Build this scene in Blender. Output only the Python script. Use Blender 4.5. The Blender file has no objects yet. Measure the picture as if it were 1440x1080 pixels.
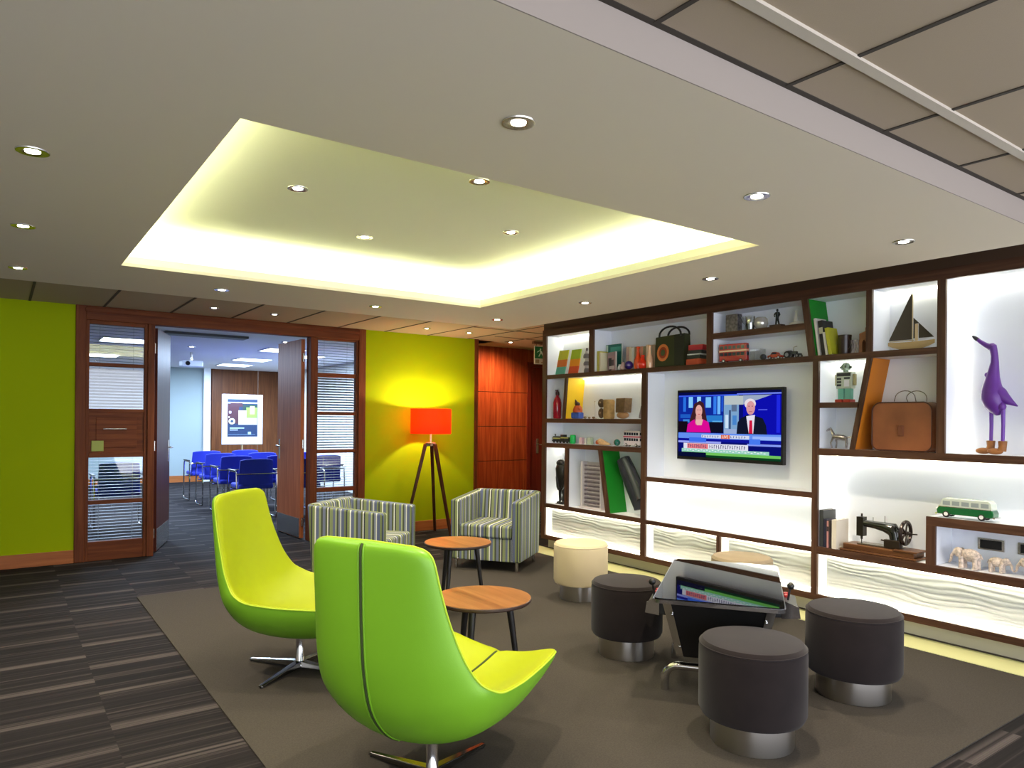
import bpy, math, random
from mathutils import Vector, Matrix, noise
random.seed(7)
C = bpy.context.scene.collection
PI = math.pi
R = math.radians
sc = bpy.context.scene

# ------------------------------------------------------------------ materials
def lin(c):
    return tuple(((v/255)/12.92 if v/255 <= .04045 else ((v/255+.055)/1.055)**2.4) for v in c)

def newmat(name):
    m = bpy.data.materials.new(name); m.use_nodes = True
    nt = m.node_tree; b = nt.nodes['Principled BSDF']
    return m, nt, b

def plain(name, rgb, rough=.5, metal=0, spec=.5, bump=0, bscale=200, coat=0, var=0, vscale=3, sheen=0):
    m, nt, b = newmat(name)
    col = lin(rgb)
    b.inputs['Base Color'].default_value = (*col, 1)
    b.inputs['Roughness'].default_value = rough
    b.inputs['Metallic'].default_value = metal
    b.inputs['Specular IOR Level'].default_value = spec
    if coat: b.inputs['Coat Weight'].default_value = coat; b.inputs['Coat Roughness'].default_value = .08
    if sheen: b.inputs['Sheen Weight'].default_value = sheen
    tc = nt.nodes.new('ShaderNodeTexCoord')
    if var:
        n = nt.nodes.new('ShaderNodeTexNoise'); n.inputs['Scale'].default_value = vscale; n.inputs['Detail'].default_value = 4
        nt.links.new(tc.outputs['Object'], n.inputs['Vector'])
        r = nt.nodes.new('ShaderNodeValToRGB')
        r.color_ramp.elements[0].position = .3; r.color_ramp.elements[1].position = .7
        r.color_ramp.elements[0].color = (*[v*(1-var) for v in col], 1)
        r.color_ramp.elements[1].color = (*[min(1, v*(1+var)) for v in col], 1)
        nt.links.new(n.outputs['Fac'], r.inputs['Fac']); nt.links.new(r.outputs['Color'], b.inputs['Base Color'])
    if bump:
        n = nt.nodes.new('ShaderNodeTexNoise'); n.inputs['Scale'].default_value = bscale; n.inputs['Detail'].default_value = 3
        nt.links.new(tc.outputs['Object'], n.inputs['Vector'])
        bp = nt.nodes.new('ShaderNodeBump'); bp.inputs['Strength'].default_value = bump; bp.inputs['Distance'].default_value = .002
        nt.links.new(n.outputs['Fac'], bp.inputs['Height']); nt.links.new(bp.outputs['Normal'], b.inputs['Normal'])
    return m

def emit(name, rgb, strength):
    m = bpy.data.materials.new(name); m.use_nodes = True
    nt = m.node_tree; nt.nodes.clear()
    e = nt.nodes.new('ShaderNodeEmission'); o = nt.nodes.new('ShaderNodeOutputMaterial')
    e.inputs['Color'].default_value = (*lin(rgb), 1); e.inputs['Strength'].default_value = strength
    nt.links.new(e.outputs[0], o.inputs[0])
    return m

def wood(name, c1, c2, c3, grain=(1, 1, 14), scale=2.0, rough=.4, coat=0.0, axis='Z'):
    """grain runs along the axis with the small factor"""
    m, nt, b = newmat(name)
    b.inputs['Roughness'].default_value = rough; b.inputs['Specular IOR Level'].default_value = .25
    if coat: b.inputs['Coat Weight'].default_value = coat; b.inputs['Coat Roughness'].default_value = .12
    tc = nt.nodes.new('ShaderNodeTexCoord'); mp = nt.nodes.new('ShaderNodeMapping')
    mp.inputs['Scale'].default_value = {'Z': (14, 14, .7), 'X': (.7, 14, 14), 'Y': (14, .7, 14)}[axis]
    nt.links.new(tc.outputs['Object'], mp.inputs['Vector'])
    n = nt.nodes.new('ShaderNodeTexNoise'); n.inputs['Scale'].default_value = scale; n.inputs['Detail'].default_value = 6
    n.inputs['Roughness'].default_value = .6; n.inputs['Distortion'].default_value = .6
    nt.links.new(mp.outputs[0], n.inputs['Vector'])
    r = nt.nodes.new('ShaderNodeValToRGB'); cr = r.color_ramp
    cr.elements[0].position = .28; cr.elements[0].color = (*lin(c1), 1)
    cr.elements[1].position = .72; cr.elements[1].color = (*lin(c3), 1)
    e = cr.elements.new(.5); e.color = (*lin(c2), 1)
    nt.links.new(n.outputs['Fac'], r.inputs['Fac']); nt.links.new(r.outputs['Color'], b.inputs['Base Color'])
    return m

def math_node(nt, op, a, b=None, c=None):
    n = nt.nodes.new('ShaderNodeMath'); n.operation = op
    for i, v in enumerate((a, b, c)):
        if v is None: continue
        if isinstance(v, (int, float)): n.inputs[i].default_value = v
        else: nt.links.new(v, n.inputs[i])
    return n.outputs[0]

def carpet_striped():
    m, nt, b = newmat('striped_carpet')
    b.inputs['Roughness'].default_value = .95; b.inputs['Specular IOR Level'].default_value = .15
    tc = nt.nodes.new('ShaderNodeTexCoord'); sp = nt.nodes.new('ShaderNodeSeparateXYZ')
    nt.links.new(tc.outputs['Object'], sp.inputs[0])
    X, Y = sp.outputs[0], sp.outputs[1]
    tx = math_node(nt, 'FLOOR', math_node(nt, 'DIVIDE', math_node(nt, 'SUBTRACT', X, .42), .475))
    ty = math_node(nt, 'FLOOR', math_node(nt, 'DIVIDE', Y, .5))
    off = math_node(nt, 'ADD', math_node(nt, 'MULTIPLY', tx, 7.37), math_node(nt, 'MULTIPLY', ty, 3.71))
    def stripes(freq, seed):
        cb = nt.nodes.new('ShaderNodeCombineXYZ')
        nt.links.new(math_node(nt, 'ADD', math_node(nt, 'MULTIPLY', Y, freq), math_node(nt, 'ADD', off, seed)), cb.inputs[0])
        nt.links.new(math_node(nt, 'MULTIPLY', off, 1.3), cb.inputs[1])
        nt.links.new(math_node(nt, 'MULTIPLY', X, .35), cb.inputs[2])
        n = nt.nodes.new('ShaderNodeTexNoise'); n.inputs['Scale'].default_value = 1; n.inputs['Detail'].default_value = 2
        n.inputs['Roughness'].default_value = .7
        nt.links.new(cb.outputs[0], n.inputs['Vector']); return n.outputs['Fac']
    r = nt.nodes.new('ShaderNodeValToRGB'); cr = r.color_ramp
    cr.elements[0].position = .34; cr.elements[0].color = (*lin((17, 14, 16)), 1)
    cr.elements[1].position = .74; cr.elements[1].color = (*lin((78, 70, 69)), 1)
    for p, c in ((.46, (25, 21, 22)), (.56, (35, 30, 31)), (.64, (52, 46, 46))):
        e = cr.elements.new(p); e.color = (*lin(c), 1)
    nt.links.new(stripes(38, 2.0), r.inputs['Fac'])
    # one pale band per tile, staggered by half a tile in every other column, broken into fine lines
    half = math_node(nt, 'MULTIPLY', math_node(nt, 'FLOORED_MODULO', tx, 2.0), .235)
    ph = math_node(nt, 'FRACT', math_node(nt, 'DIVIDE', math_node(nt, 'ADD', math_node(nt, 'ADD', Y, 10 * .47 - 3.39 + .235), half), .47))
    band = nt.nodes.new('ShaderNodeValToRGB'); bc = band.color_ramp
    bc.elements[0].position = 0; bc.elements[0].color = (1, 1, 1, 1)
    bc.elements[1].position = 1; bc.elements[1].color = (0, 0, 0, 1)
    for p, v in ((.10, .85), (.15, .2), (.17, 0), (.30, 0), (.32, .35), (.345, 0), (.55, 0), (.565, .45), (.60, 0), (.985, 0), (.99, .6)):
        e = bc.elements.new(p); e.color = (v, v, v, 1)
    nt.links.new(ph, band.inputs['Fac'])
    r2 = nt.nodes.new('ShaderNodeMapRange'); r2.inputs['From Min'].default_value = .32; r2.inputs['From Max'].default_value = .6
    nt.links.new(stripes(46, 11.0), r2.inputs['Value'])
    mx = nt.nodes.new('ShaderNodeMix'); mx.data_type = 'RGBA'; mx.blend_type = 'MIX'
    mx.inputs['B'].default_value = (*lin((100, 92, 90)), 1)
    nt.links.new(math_node(nt, 'MULTIPLY', math_node(nt, 'MULTIPLY', band.outputs['Color'], r2.outputs['Result']), .8), mx.inputs['Factor'])
    nt.links.new(r.outputs['Color'], mx.inputs['A'])
    # yarn grain
    g = nt.nodes.new('ShaderNodeTexNoise'); g.inputs['Scale'].default_value = 220
    nt.links.new(tc.outputs['Object'], g.inputs['Vector'])
    gm = nt.nodes.new('ShaderNodeMix'); gm.data_type = 'RGBA'; gm.blend_type = 'MULTIPLY'; gm.inputs['Factor'].default_value = .55
    nt.links.new(mx.outputs['Result'], gm.inputs['A']); nt.links.new(g.outputs['Color'], gm.inputs['B'])
    br = nt.nodes.new('ShaderNodeBrightContrast'); br.inputs['Bright'].default_value = .004
    nt.links.new(gm.outputs['Result'], br.inputs['Color'])
    nt.links.new(br.outputs[0], b.inputs['Base Color'])
    return m

def stripe_fabric():
    m, nt, b = newmat('striped_fabric')
    b.inputs['Roughness'].default_value = .9; b.inputs['Specular IOR Level'].default_value = .2
    tc = nt.nodes.new('ShaderNodeTexCoord'); sp = nt.nodes.new('ShaderNodeSeparateXYZ'); sn = nt.nodes.new('ShaderNodeSeparateXYZ')
    nt.links.new(tc.outputs['Object'], sp.inputs[0]); nt.links.new(tc.outputs['Normal'], sn.inputs[0])
    side = math_node(nt, 'GREATER_THAN', math_node(nt, 'ABSOLUTE', sn.outputs[1]), .7)   # outer faces of the arms
    k = math_node(nt, 'ADD', math_node(nt, 'MULTIPLY', side, sp.outputs[0]),
                  math_node(nt, 'MULTIPLY', math_node(nt, 'SUBTRACT', 1.0, side), sp.outputs[1]))
    fr = math_node(nt, 'FRACT', math_node(nt, 'DIVIDE', math_node(nt, 'ADD', k, 5.0), .31))
    r = nt.nodes.new('ShaderNodeValToRGB'); cr = r.color_ramp; cr.interpolation = 'CONSTANT'
    seq = [(0, (96, 104, 132)), (.08, (120, 130, 88)), (.13, (62, 66, 74)), (.17, (132, 142, 96)), (.24, (228, 230, 216)), (.275, (104, 112, 140)),
           (.36, (150, 160, 116)), (.42, (84, 90, 74)), (.47, (118, 126, 148)), (.55, (92, 98, 62)), (.6, (226, 228, 214)), (.63, (64, 68, 76)),
           (.67, (136, 146, 104)), (.76, (108, 114, 138)), (.83, (170, 178, 130)), (.87, (78, 84, 70)), (.92, (128, 134, 150)), (.97, (212, 214, 200))]
    cr.elements[0].position = 0; cr.elements[0].color = (*lin(seq[0][1]), 1)
    cr.elements[1].position = seq[-1][0]; cr.elements[1].color = (*lin(seq[-1][1]), 1)
    for p, c in seq[1:-1]:
        e = cr.elements.new(p); e.color = (*lin(c), 1)
    nt.links.new(fr, r.inputs['Fac']); nt.links.new(r.outputs['Color'], b.inputs['Base Color'])
    return m

def glass_mat(name, tint=(1, 1, 1), gloss=.06):
    m = bpy.data.materials.new(name); m.use_nodes = True
    nt = m.node_tree; nt.nodes.clear()
    t = nt.nodes.new('ShaderNodeBsdfTransparent'); g = nt.nodes.new('ShaderNodeBsdfGlossy'); mix = nt.nodes.new('ShaderNodeMixShader')
    f = nt.nodes.new('ShaderNodeFresnel'); f.inputs['IOR'].default_value = 1.5; o = nt.nodes.new('ShaderNodeOutputMaterial')
    t.inputs['Color'].default_value = (*tint, 1); g.inputs['Roughness'].default_value = .01
    nt.links.new(math_node(nt, 'MAXIMUM', f.outputs[0], gloss), mix.inputs[0])
    nt.links.new(t.outputs[0], mix.inputs[1]); nt.links.new(g.outputs[0], mix.inputs[2]); nt.links.new(mix.outputs[0], o.inputs[0])
    return m

M = dict(
    soffit=plain('soffit_paint', (218, 207, 188), .85),
    cove=plain('cove_paint', (236, 236, 214), .85),
    tile=plain('ceiling_tile', (166, 150, 128), .95, bump=.3, bscale=300),
    tbar=plain('grid_bar_paint', (190, 180, 165), .6),
    roomceil=plain('white_ceiling_tile', (232, 232, 236), .9),
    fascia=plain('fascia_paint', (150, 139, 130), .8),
    tgap=plain('grid_gap', (62, 55, 46), .9),
    green=plain('lime_wall_paint', (152, 170, 0), .8, spec=.12),
    white=plain('white_paint', (238, 242, 250), .6),
    offwhite=plain('warm_white_paint', (215, 214, 205), .7),
    roomwall=plain('pale_grey_wall', (152, 166, 168), .7),
    carpet=carpet_striped(),
    rug=plain('grey_carpet', (65, 61, 56), .97, spec=.1, var=.16, vscale=140, bump=.5, bscale=400),
    strip=plain('cream_threshold', (205, 205, 150), .5),
    walnut=wood('walnut_edge', (56, 36, 26), (78, 52, 38), (98, 68, 50), axis='Y', rough=.45),
    walnut_v=wood('walnut_edge_upright', (56, 36, 26), (78, 52, 38), (98, 68, 50), axis='Z', rough=.45),
    groove_shade=plain('groove_and_shade_brown', (62, 42, 28), .6),  # groove backing, and the shade painted into the shelf header
    frame=wood('oak_frame', (84, 38, 10), (106, 52, 18), (124, 66, 28), axis='Z', rough=.6),
    framex=wood('oak_frame_rail', (84, 38, 10), (106, 52, 18), (124, 66, 28), axis='X', rough=.6),
    base=wood('oak_baseboard', (140, 78, 40), (166, 98, 52), (182, 112, 62), axis='X', rough=.35),
    door=wood('oak_door', (156, 84, 46), (178, 102, 62), (198, 122, 80), axis='Z', rough=.45),
    door_dark=wood('dark_gloss_door', (66, 30, 24), (80, 40, 32), (94, 50, 40), axis='Z', rough=.42),
    redwood=wood('red_wood_panel', (112, 38, 14), (140, 54, 22), (168, 76, 34), axis='Z', rough=.3, coat=.25),
    reddoor=wood('red_door', (90, 24, 14), (104, 30, 18), (120, 40, 24), axis='Z', rough=.3, coat=.2),
    backwood=wood('room_wood_panel', (84, 46, 22), (104, 60, 30), (120, 72, 38), axis='Z', rough=.4),
    steel=plain('brushed_steel', (205, 202, 196), .24, 1),
    chrome=plain('chrome', (215, 215, 215), .08, 1),
    dchrome=plain('dark_chrome', (130, 128, 124), .15, 1),
    ringsteel=plain('ring_steel', (186, 182, 176), .3, 1),
    black=plain('black_plastic', (16, 16, 17), .4),
    gblack=plain('black_glass', (8, 8, 10), .015, 0, .9),
    lime=plain('lime_leather', (156, 168, 0), .5, spec=.3, bump=.12, bscale=260),
    lime_b=plain('green_leather', (112, 166, 34), .42, spec=.45, bump=.12, bscale=260),
    seam=plain('dark_seam', (44, 62, 12), .7),
    velvet=plain('brown_suede', (34, 28, 28), .9, spec=.12, var=.14, vscale=9, sheen=.12),
    cream=plain('cream_leather', (216, 198, 160), .55, var=.04),
    tabtop=wood('table_top_oak', (112, 70, 38), (140, 94, 54), (164, 116, 72), axis='Y', scale=1.2, rough=.35),
    tabedge=plain('dark_table_edge', (46, 26, 18), .5),
    leg=plain('black_wood_leg', (26, 22, 20), .45),
    tripod=wood('tripod_wood', (58, 30, 16), (74, 40, 22), (92, 54, 32), axis='Z', rough=.4),
    fabric=stripe_fabric(),
    blue=plain('blue_upholstery', (26, 44, 170), .85, sheen=.05),
    glass=glass_mat('clear_pane'),
    cglass=glass_mat('clear_object_glass', (.93, .96, .96), .18),
    blind=plain('blind_slat', (128, 138, 146), .5),
    led=emit('led_strip', (255, 248, 220), 5),
    ledcool=emit('led_strip_panel', (255, 246, 214), 3.5),
    cove_led=emit('cove_led', (252, 255, 212), 8),
    bulb=emit('downlight_bulb', (255, 246, 226), 12),
    troffer=emit('troffer', (220, 236, 255), 3),
    screenwhite=plain('projection_fabric', (160, 168, 176), .8),
)
_nt = M['ringsteel'].node_tree; _b = _nt.nodes['Principled BSDF']; _b.inputs['Anisotropic'].default_value = .85; _b.inputs['Anisotropic Rotation'].default_value = .25
_tg = _nt.nodes.new('ShaderNodeTangent'); _tg.direction_type = 'RADIAL'; _tg.axis = 'Z'; _nt.links.new(_tg.outputs[0], _b.inputs['Tangent'])
def P(name, rgb, **k): return plain(name, rgb, **k)

# ------------------------------------------------------------------ mesh builder
class MB:
    def __init__(s): s.v = []; s.f = []; s.m = []; s.T = Matrix.Identity(4)
    def at(s, loc=(0, 0, 0), rz=0, rx=0, ry=0):
        s.T = Matrix.Translation(loc) @ Matrix.Rotation(rz, 4, 'Z') @ Matrix.Rotation(ry, 4, 'Y') @ Matrix.Rotation(rx, 4, 'X'); return s
    def raw(s, vs, fs, mat=0):
        b = len(s.v); s.v += [tuple(s.T @ Vector(p)) for p in vs]
        for f in fs: s.f.append(tuple(b+i for i in f)); s.m.append(mat)
        return s
    def box(s, x0, x1, y0, y1, z0, z1, mat=0):
        vs = [(x, y, z) for z in (z0, z1) for y in (y0, y1) for x in (x0, x1)]
        return s.raw(vs, [(0, 2, 3, 1), (4, 5, 7, 6), (0, 1, 5, 4), (2, 6, 7, 3), (0, 4, 6, 2), (1, 3, 7, 5)], mat)
    def lathe(s, prof, n=24, c=(0, 0, 0), mat=0, caps=True, sx=1, sy=1):
        vs = []; fs = []
        for r, z in prof:
            for i in range(n):
                a = 2*PI*i/n; vs.append((c[0]+r*sx*math.cos(a), c[1]+r*sy*math.sin(a), c[2]+z))
        for j in range(len(prof)-1):
            for i in range(n):
                k = (i+1) % n; fs.append((j*n+i, j*n+k, (j+1)*n+k, (j+1)*n+i))
        if caps:
            fs.append(tuple(range(n))[::-1]); fs.append(tuple((len(prof)-1)*n+i for i in range(n)))
        return s.raw(vs, fs, mat)
    def tube(s, pts, r, n=10, mat=0, closed=False):
        pts = [Vector(p) for p in pts]; rs = r if isinstance(r, (list, tuple)) else [r]*len(pts)
        vs = []; fs = []; up = None; N = len(pts)
        for i, p in enumerate(pts):
            t = (pts[(i+1) % N]-pts[i-1]) if closed else (pts[min(i+1, N-1)]-pts[max(i-1, 0)])
            t.normalize()
            if up is None:
                up = Vector((0, 0, 1)) if abs(t.z) < .9 else Vector((1, 0, 0))
            u = (up-t*up.dot(t)); u.normalize(); w = t.cross(u); up = u
            for k in range(n):
                a = 2*PI*k/n; vs.append(tuple(p+u*rs[i]*math.cos(a)+w*rs[i]*math.sin(a)))
        for j in range(N if closed else N-1):
            j2 = (j+1) % N
            for k in range(n):
                l = (k+1) % n; fs.append((j*n+k, j*n+l, j2*n+l, j2*n+k))
        if not closed: fs.append(tuple(range(n))[::-1]); fs.append(tuple((N-1)*n+i for i in range(n)))
        return s.raw(vs, fs, mat)
    def ball(s, c, r, mat=0, n=16, m=10):
        rr = r if isinstance(r, (list, tuple)) else (r, r, r)
        vs = [(c[0], c[1], c[2]-rr[2])]; fs = []
        for j in range(1, m):
            a = -PI/2+PI*j/m
            for i in range(n):
                t = 2*PI*i/n; vs.append((c[0]+rr[0]*math.cos(a)*math.cos(t), c[1]+rr[1]*math.cos(a)*math.sin(t), c[2]+rr[2]*math.sin(a)))
        vs.append((c[0], c[1], c[2]+rr[2])); L = len(vs)-1
        for i in range(n):
            k = (i+1) % n; fs.append((0, 1+k, 1+i)); fs.append((L, 1+(m-2)*n+i, 1+(m-2)*n+k))
            for j in range(m-2): fs.append((1+j*n+i, 1+j*n+k, 1+(j+1)*n+k, 1+(j+1)*n+i))
        return s.raw(vs, fs, mat)
    def prism(s, poly, y0, y1, mat=0):
        """poly in (x, z), extruded along y"""
        n = len(poly); vs = [(x, y0, z) for x, z in poly]+[(x, y1, z) for x, z in poly]
        fs = [tuple(range(n)), tuple(range(n, 2*n))[::-1]]+[(i, i+n, (i+1) % n+n, (i+1) % n) for i in range(n)]
        return s.raw(vs, fs, mat)
    def hex(s, b, t, mat=0):
        """four bottom corners, four top corners (same order)"""
        return s.raw(list(b)+list(t), [(3, 2, 1, 0), (4, 5, 6, 7)]+[(i, (i+1) % 4, (i+1) % 4+4, i+4) for i in range(4)], mat)
    def build(s, name, mats, parent=None, loc=None, rz=0, smooth=True, ang=38, bevel=0, sub=0, seg=2, recalc=True):
        me = bpy.data.meshes.new(name); me.from_pydata(s.v, [], s.f); me.update()
        if recalc:
            import bmesh
            bm = bmesh.new(); bm.from_mesh(me); bmesh.ops.recalc_face_normals(bm, faces=bm.faces); bm.to_mesh(me); bm.free()
        mats = mats if isinstance(mats, (list, tuple)) else [mats]
        for m in mats: me.materials.append(m)
        for p, i in zip(me.polygons, s.m): p.material_index = i
        if smooth:
            me.shade_smooth(); me.set_sharp_from_angle(angle=R(ang))
        o = bpy.data.objects.new(name, me); C.objects.link(o)
        if parent: o.parent = parent
        if loc: o.location = loc
        o.rotation_euler = (0, 0, rz)
        if bevel:
            bv = o.modifiers.new('bevel', 'BEVEL'); bv.width = bevel; bv.segments = seg; bv.limit_method = 'ANGLE'; bv.angle_limit = R(40)
        if sub:
            sb = o.modifiers.new('sub', 'SUBSURF'); sb.levels = sub; sb.render_levels = sub
        return o

def thing(name, label, cat, loc=(0, 0, 0), rz=0, group=None):
    o = bpy.data.objects.new(name, None); C.objects.link(o); o.empty_display_size = .05
    o.location = loc; o.rotation_euler = (0, 0, rz); o['label'] = label; o['category'] = cat
    if group: o['group'] = group
    return o
def tag(o, label, cat, group=None):
    o['label'] = label; o['category'] = cat
    if group: o['group'] = group
    return o
def struct(o): o['kind'] = 'structure'; return o
def copy_tree(o, parent=None):
    c = o.copy(); C.objects.link(c); c.parent = parent
    for ch in o.children: copy_tree(ch, c)
    return c
def box_obj(name, b, m, parent=None, bevel=0, loc=None):
    return MB().box(*b).build(name, m, parent, loc=loc, smooth=False, bevel=bevel)
def text(body, size, m, parent, loc, rot, name='lettering', align='CENTER', ext=.0005):
    cu = bpy.data.curves.new(name, 'FONT'); cu.body = body; cu.size = size; cu.align_x = align; cu.extrude = ext
    cu.materials.append(m); o = bpy.data.objects.new(name, cu); C.objects.link(o); o.parent = parent
    o.location = loc; o.rotation_euler = rot
    bpy.context.view_layer.update()
    me = bpy.data.meshes.new_from_object(o.evaluated_get(bpy.context.evaluated_depsgraph_get())); bpy.data.objects.remove(o)
    o = bpy.data.objects.new(name, me); C.objects.link(o); o.parent = parent; o.location = loc; o.rotation_euler = rot
    return o

# ------------------------------------------------------------------ camera
cam = bpy.data.cameras.new('camera'); co = bpy.data.objects.new('camera', cam); C.objects.link(co)
H = 1.40; YAW = R(35.62); ROLL = R(.54)
F = Vector((math.sin(YAW), math.cos(YAW), 0)); Rt = Vector((math.cos(YAW), -math.sin(YAW), 0)); U = Vector((0, 0, 1))
# the picture is turned clockwise by ROLL, so the camera is turned the other way
r2 = Rt*math.cos(ROLL)+U*math.sin(ROLL); u2 = U*math.cos(ROLL)-Rt*math.sin(ROLL)
mt = Matrix((r2, u2, -F)).transposed().to_4x4(); mt.translation = (0, 0, H)
co.matrix_world = mt
cam.sensor_width = 36; cam.lens = 36*1006.3/1440; cam.shift_y = (590.6-540)/1440; cam.clip_start = .05; cam.clip_end = 60
sc.camera = co

# ------------------------------------------------------------------ the setting
TZ = 2.46; SZ = 2.35; FY = 7.96; SX = 4.80
struct(box_obj('floor', (-3.6, 7.6, -2.5, 17.0, -.1, 0), M['carpet']))
struct(box_obj('floor_inset_carpet', (.875, 4.62, 1.365, 6.18, .0005, .006), M['rug']))
struct(box_obj('floor_threshold', (4.62, 4.88, 1.365, 6.5, .0005, .010), M['strip']))
# tile ceilings
struct(box_obj('ceiling', (-3.6, 7.6, -2.5, 1.40, TZ, TZ+.05), M['tile']))
struct(box_obj('ceiling', (-3.6, 7.6, 6.0, 8.05, TZ, TZ+.05), M['tile']))
struct(box_obj('ceiling', (5.10, 7.6, 8.05, 8.8, TZ, TZ+.05), M['tile']))
struct(box_obj('ceiling_room', (-3.6, 5.45, 8.05, 17.0, TZ, TZ+.05), M['roomceil']))
struct(box_obj('ceiling', (4.3, 7.6, 1.40, 6.0, TZ, TZ+.05), M['tile']))
g = MB()
for k in range(-6, 12):
    x = .22+.595*k; g.box(x-.008, x+.008, -2.5, 1.33, TZ-.004, TZ)
for y in (-.68, -.08, .52): g.box(-3.6, 7.6, y-.010, y+.010, TZ-.004, TZ)
g.box(-3.6, 7.6, 1.10, 1.136, TZ-.010, TZ, 1)
g.box(-3.6, 7.6, 1.322, 1.343, TZ-.002, TZ, 0)
struct(g.build('ceiling_grid', [M['tgap'], M['tbar']], smooth=False))
g = MB()
for k in range(-6, 12):
    x = .22+.595*k; g.box(x-.010, x+.010, 6.1, FY-.001, TZ-.004, TZ)
g.box(4.37, 7.6, 6.9, 6.914, TZ-.004, TZ); g.box(5.1, 7.6, 7.5, 7.514, TZ-.004, TZ)
struct(g.build('ceiling_grid', M['tgap'], smooth=False))
# plasterboard soffit with a square tray
X0, X1, Y0, Y1 = .615, 3.31, 2.355, 5.10
s = MB()
s.box(-3.6, X0, 1.347, 6.10, SZ, TZ+.30); s.box(X1, 4.37, 1.347, 6.10, SZ, TZ+.30)
s.box(X0, X1, 1.347, Y0, SZ, TZ+.30); s.box(X0, X1, Y1, 6.10, SZ, TZ+.30)
s2 = MB(); D = .17
def ring(mb, xa, xb, ya, yb, w, z0, z1, mat=0):
    mb.box(xa-w, xa, ya-w, yb+w, z0, z1, mat); mb.box(xb, xb+w, ya-w, yb+w, z0, z1, mat)
    mb.box(xa, xb, ya-w, ya, z0, z1, mat); mb.box(xa, xb, yb, yb+w, z0, z1, mat)
sof = MB()
def frame4(mb, xa, xb, ya, yb, Xa, Xb, Ya, Yb, z0, z1, mat=0):
    mb.box(Xa, xa, Ya, Yb, z0, z1, mat); mb.box(xb, Xb, Ya, Yb, z0, z1, mat)
    mb.box(xa, xb, Ya, ya, z0, z1, mat); mb.box(xa, xb, yb, Yb, z0, z1, mat)
frame4(sof, X0, X1, Y0, Y1, -3.6, 4.37, 1.347, 6.10, SZ, SZ+.02)
struct(box_obj('ceiling_soffit_fascia', (-3.6, 4.37, 1.343, 1.347, SZ, TZ), M['fascia']))
sof.box(-3.6, 4.37, 1.347, 1.36, SZ+.02, TZ+.02); sof.box(-3.6, 4.37, 6.09, 6.10, SZ+.02, TZ+.02); sof.box(4.36, 4.37, 1.36, 6.09, SZ+.02, TZ+.02)
struct(sof.build('ceiling_soffit', M['soffit'], smooth=False))
tr = MB()
frame4(tr, X0, X1, Y0, Y1, X0-.012, X1+.012, Y0-.012, Y1+.012, SZ+.02, SZ+.065)
frame4(tr, X0-D, X1+D, Y0-D, Y1+D, X0-D-.01, X1+D+.01, Y0-D-.01, Y1+D+.01, SZ+.02, 2.62)
tr.box(X0-D, X1+D, Y0-D, Y1+D, 2.60, 2.62)
struct(tr.build('ceiling_tray', M['cove'], smooth=False))
ld = MB()
for x0, x1, y0, y1 in ((X0-.11, X0-.06, Y0-.1, Y1+.1), (X1+.06, X1+.11, Y0-.1, Y1+.1), (X0-.05, X1+.05, Y0-.11, Y0-.06), (X0-.05, X1+.05, Y1+.06, Y1+.11)):
    ld.box(x0, x1, y0, y1, SZ+.021, SZ+.035)
struct(ld.build('ceiling_cove_light', M['cove_led'], smooth=False))

# walls
struct(box_obj('wall_far', (-3.6, .584, FY, FY+.10, 0, TZ), M['green']))
struct(box_obj('wall_far', (3.544, 5.104, FY, FY+.10, 0, TZ), M['green']))
struct(box_obj('wall_far_return', (5.03, 5.104, FY+.10, 8.6, 0, TZ), M['green']))
struct(box_obj('wall_left', (-3.7, -3.6, -2.5, 17.0, 0, 2.8), M['offwhite']))
struct(box_obj('wall_right', (5.06, 5.16, .2, 6.14, 0, 2.8), M['white']))
struct(box_obj('wall_right_end', (5.16, 7.6, 6.02, 6.14, 0, 2.6), M['offwhite']))
struct(box_obj('baseboard_far', (-3.6, .584, FY-.018, FY, 0, .125), M['base'], bevel=.004))
struct(box_obj('baseboard_far', (3.544, 5.10, FY-.018, FY, 0, .125), M['base'], bevel=.004))
struct(box_obj('trim_1', (5.085, 5.135, FY-.02, FY, 0, TZ), M['frame']))
# corridor end: red wood panelling and door
wd = MB()
for i, (z0, z1) in enumerate(((0, .35), (.357, .80), (.807, 1.30), (1.307, 1.80), (1.807, TZ))):
    wd.box(5.0, 6.44, 8.60, 8.64, z0, z1)
wd.box(5.0, 6.44, 8.61, 8.66, 0, TZ, 1)
struct(wd.build('wall_corridor', [M['redwood'], M['groove_shade']], smooth=False, bevel=.002))
struct(box_obj('wall_corridor', (6.44, 7.6, 8.66, 8.76, 0, TZ), M['redwood']))
struct(box_obj('wall_corridor_side', (7.5, 7.6, 6.14, 8.66, 0, TZ), M['offwhite']))
d3 = struct(box_obj('door_3', (6.50, 7.36, 8.61, 8.655, .01, 2.20), M['reddoor'], bevel=.003))
fr = MB(); fr.box(6.44, 6.50, 8.58, 8.66, 0, 2.27); fr.box(7.36, 7.42, 8.58, 8.66, 0, 2.27); fr.box(6.50, 7.36, 8.58, 8.66, 2.20, 2.27)
fr.build('door_frame', M['reddoor'], d3, smooth=False)
h = MB(); h.box(6.62, 6.66, 8.60, 8.61, .90, 1.12); h.tube([(6.64, 8.60, 1.03), (6.64, 8.55, 1.03), (6.76, 8.55, 1.03)], .010)
h.build('door_handle', M['steel'], d3)

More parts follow.
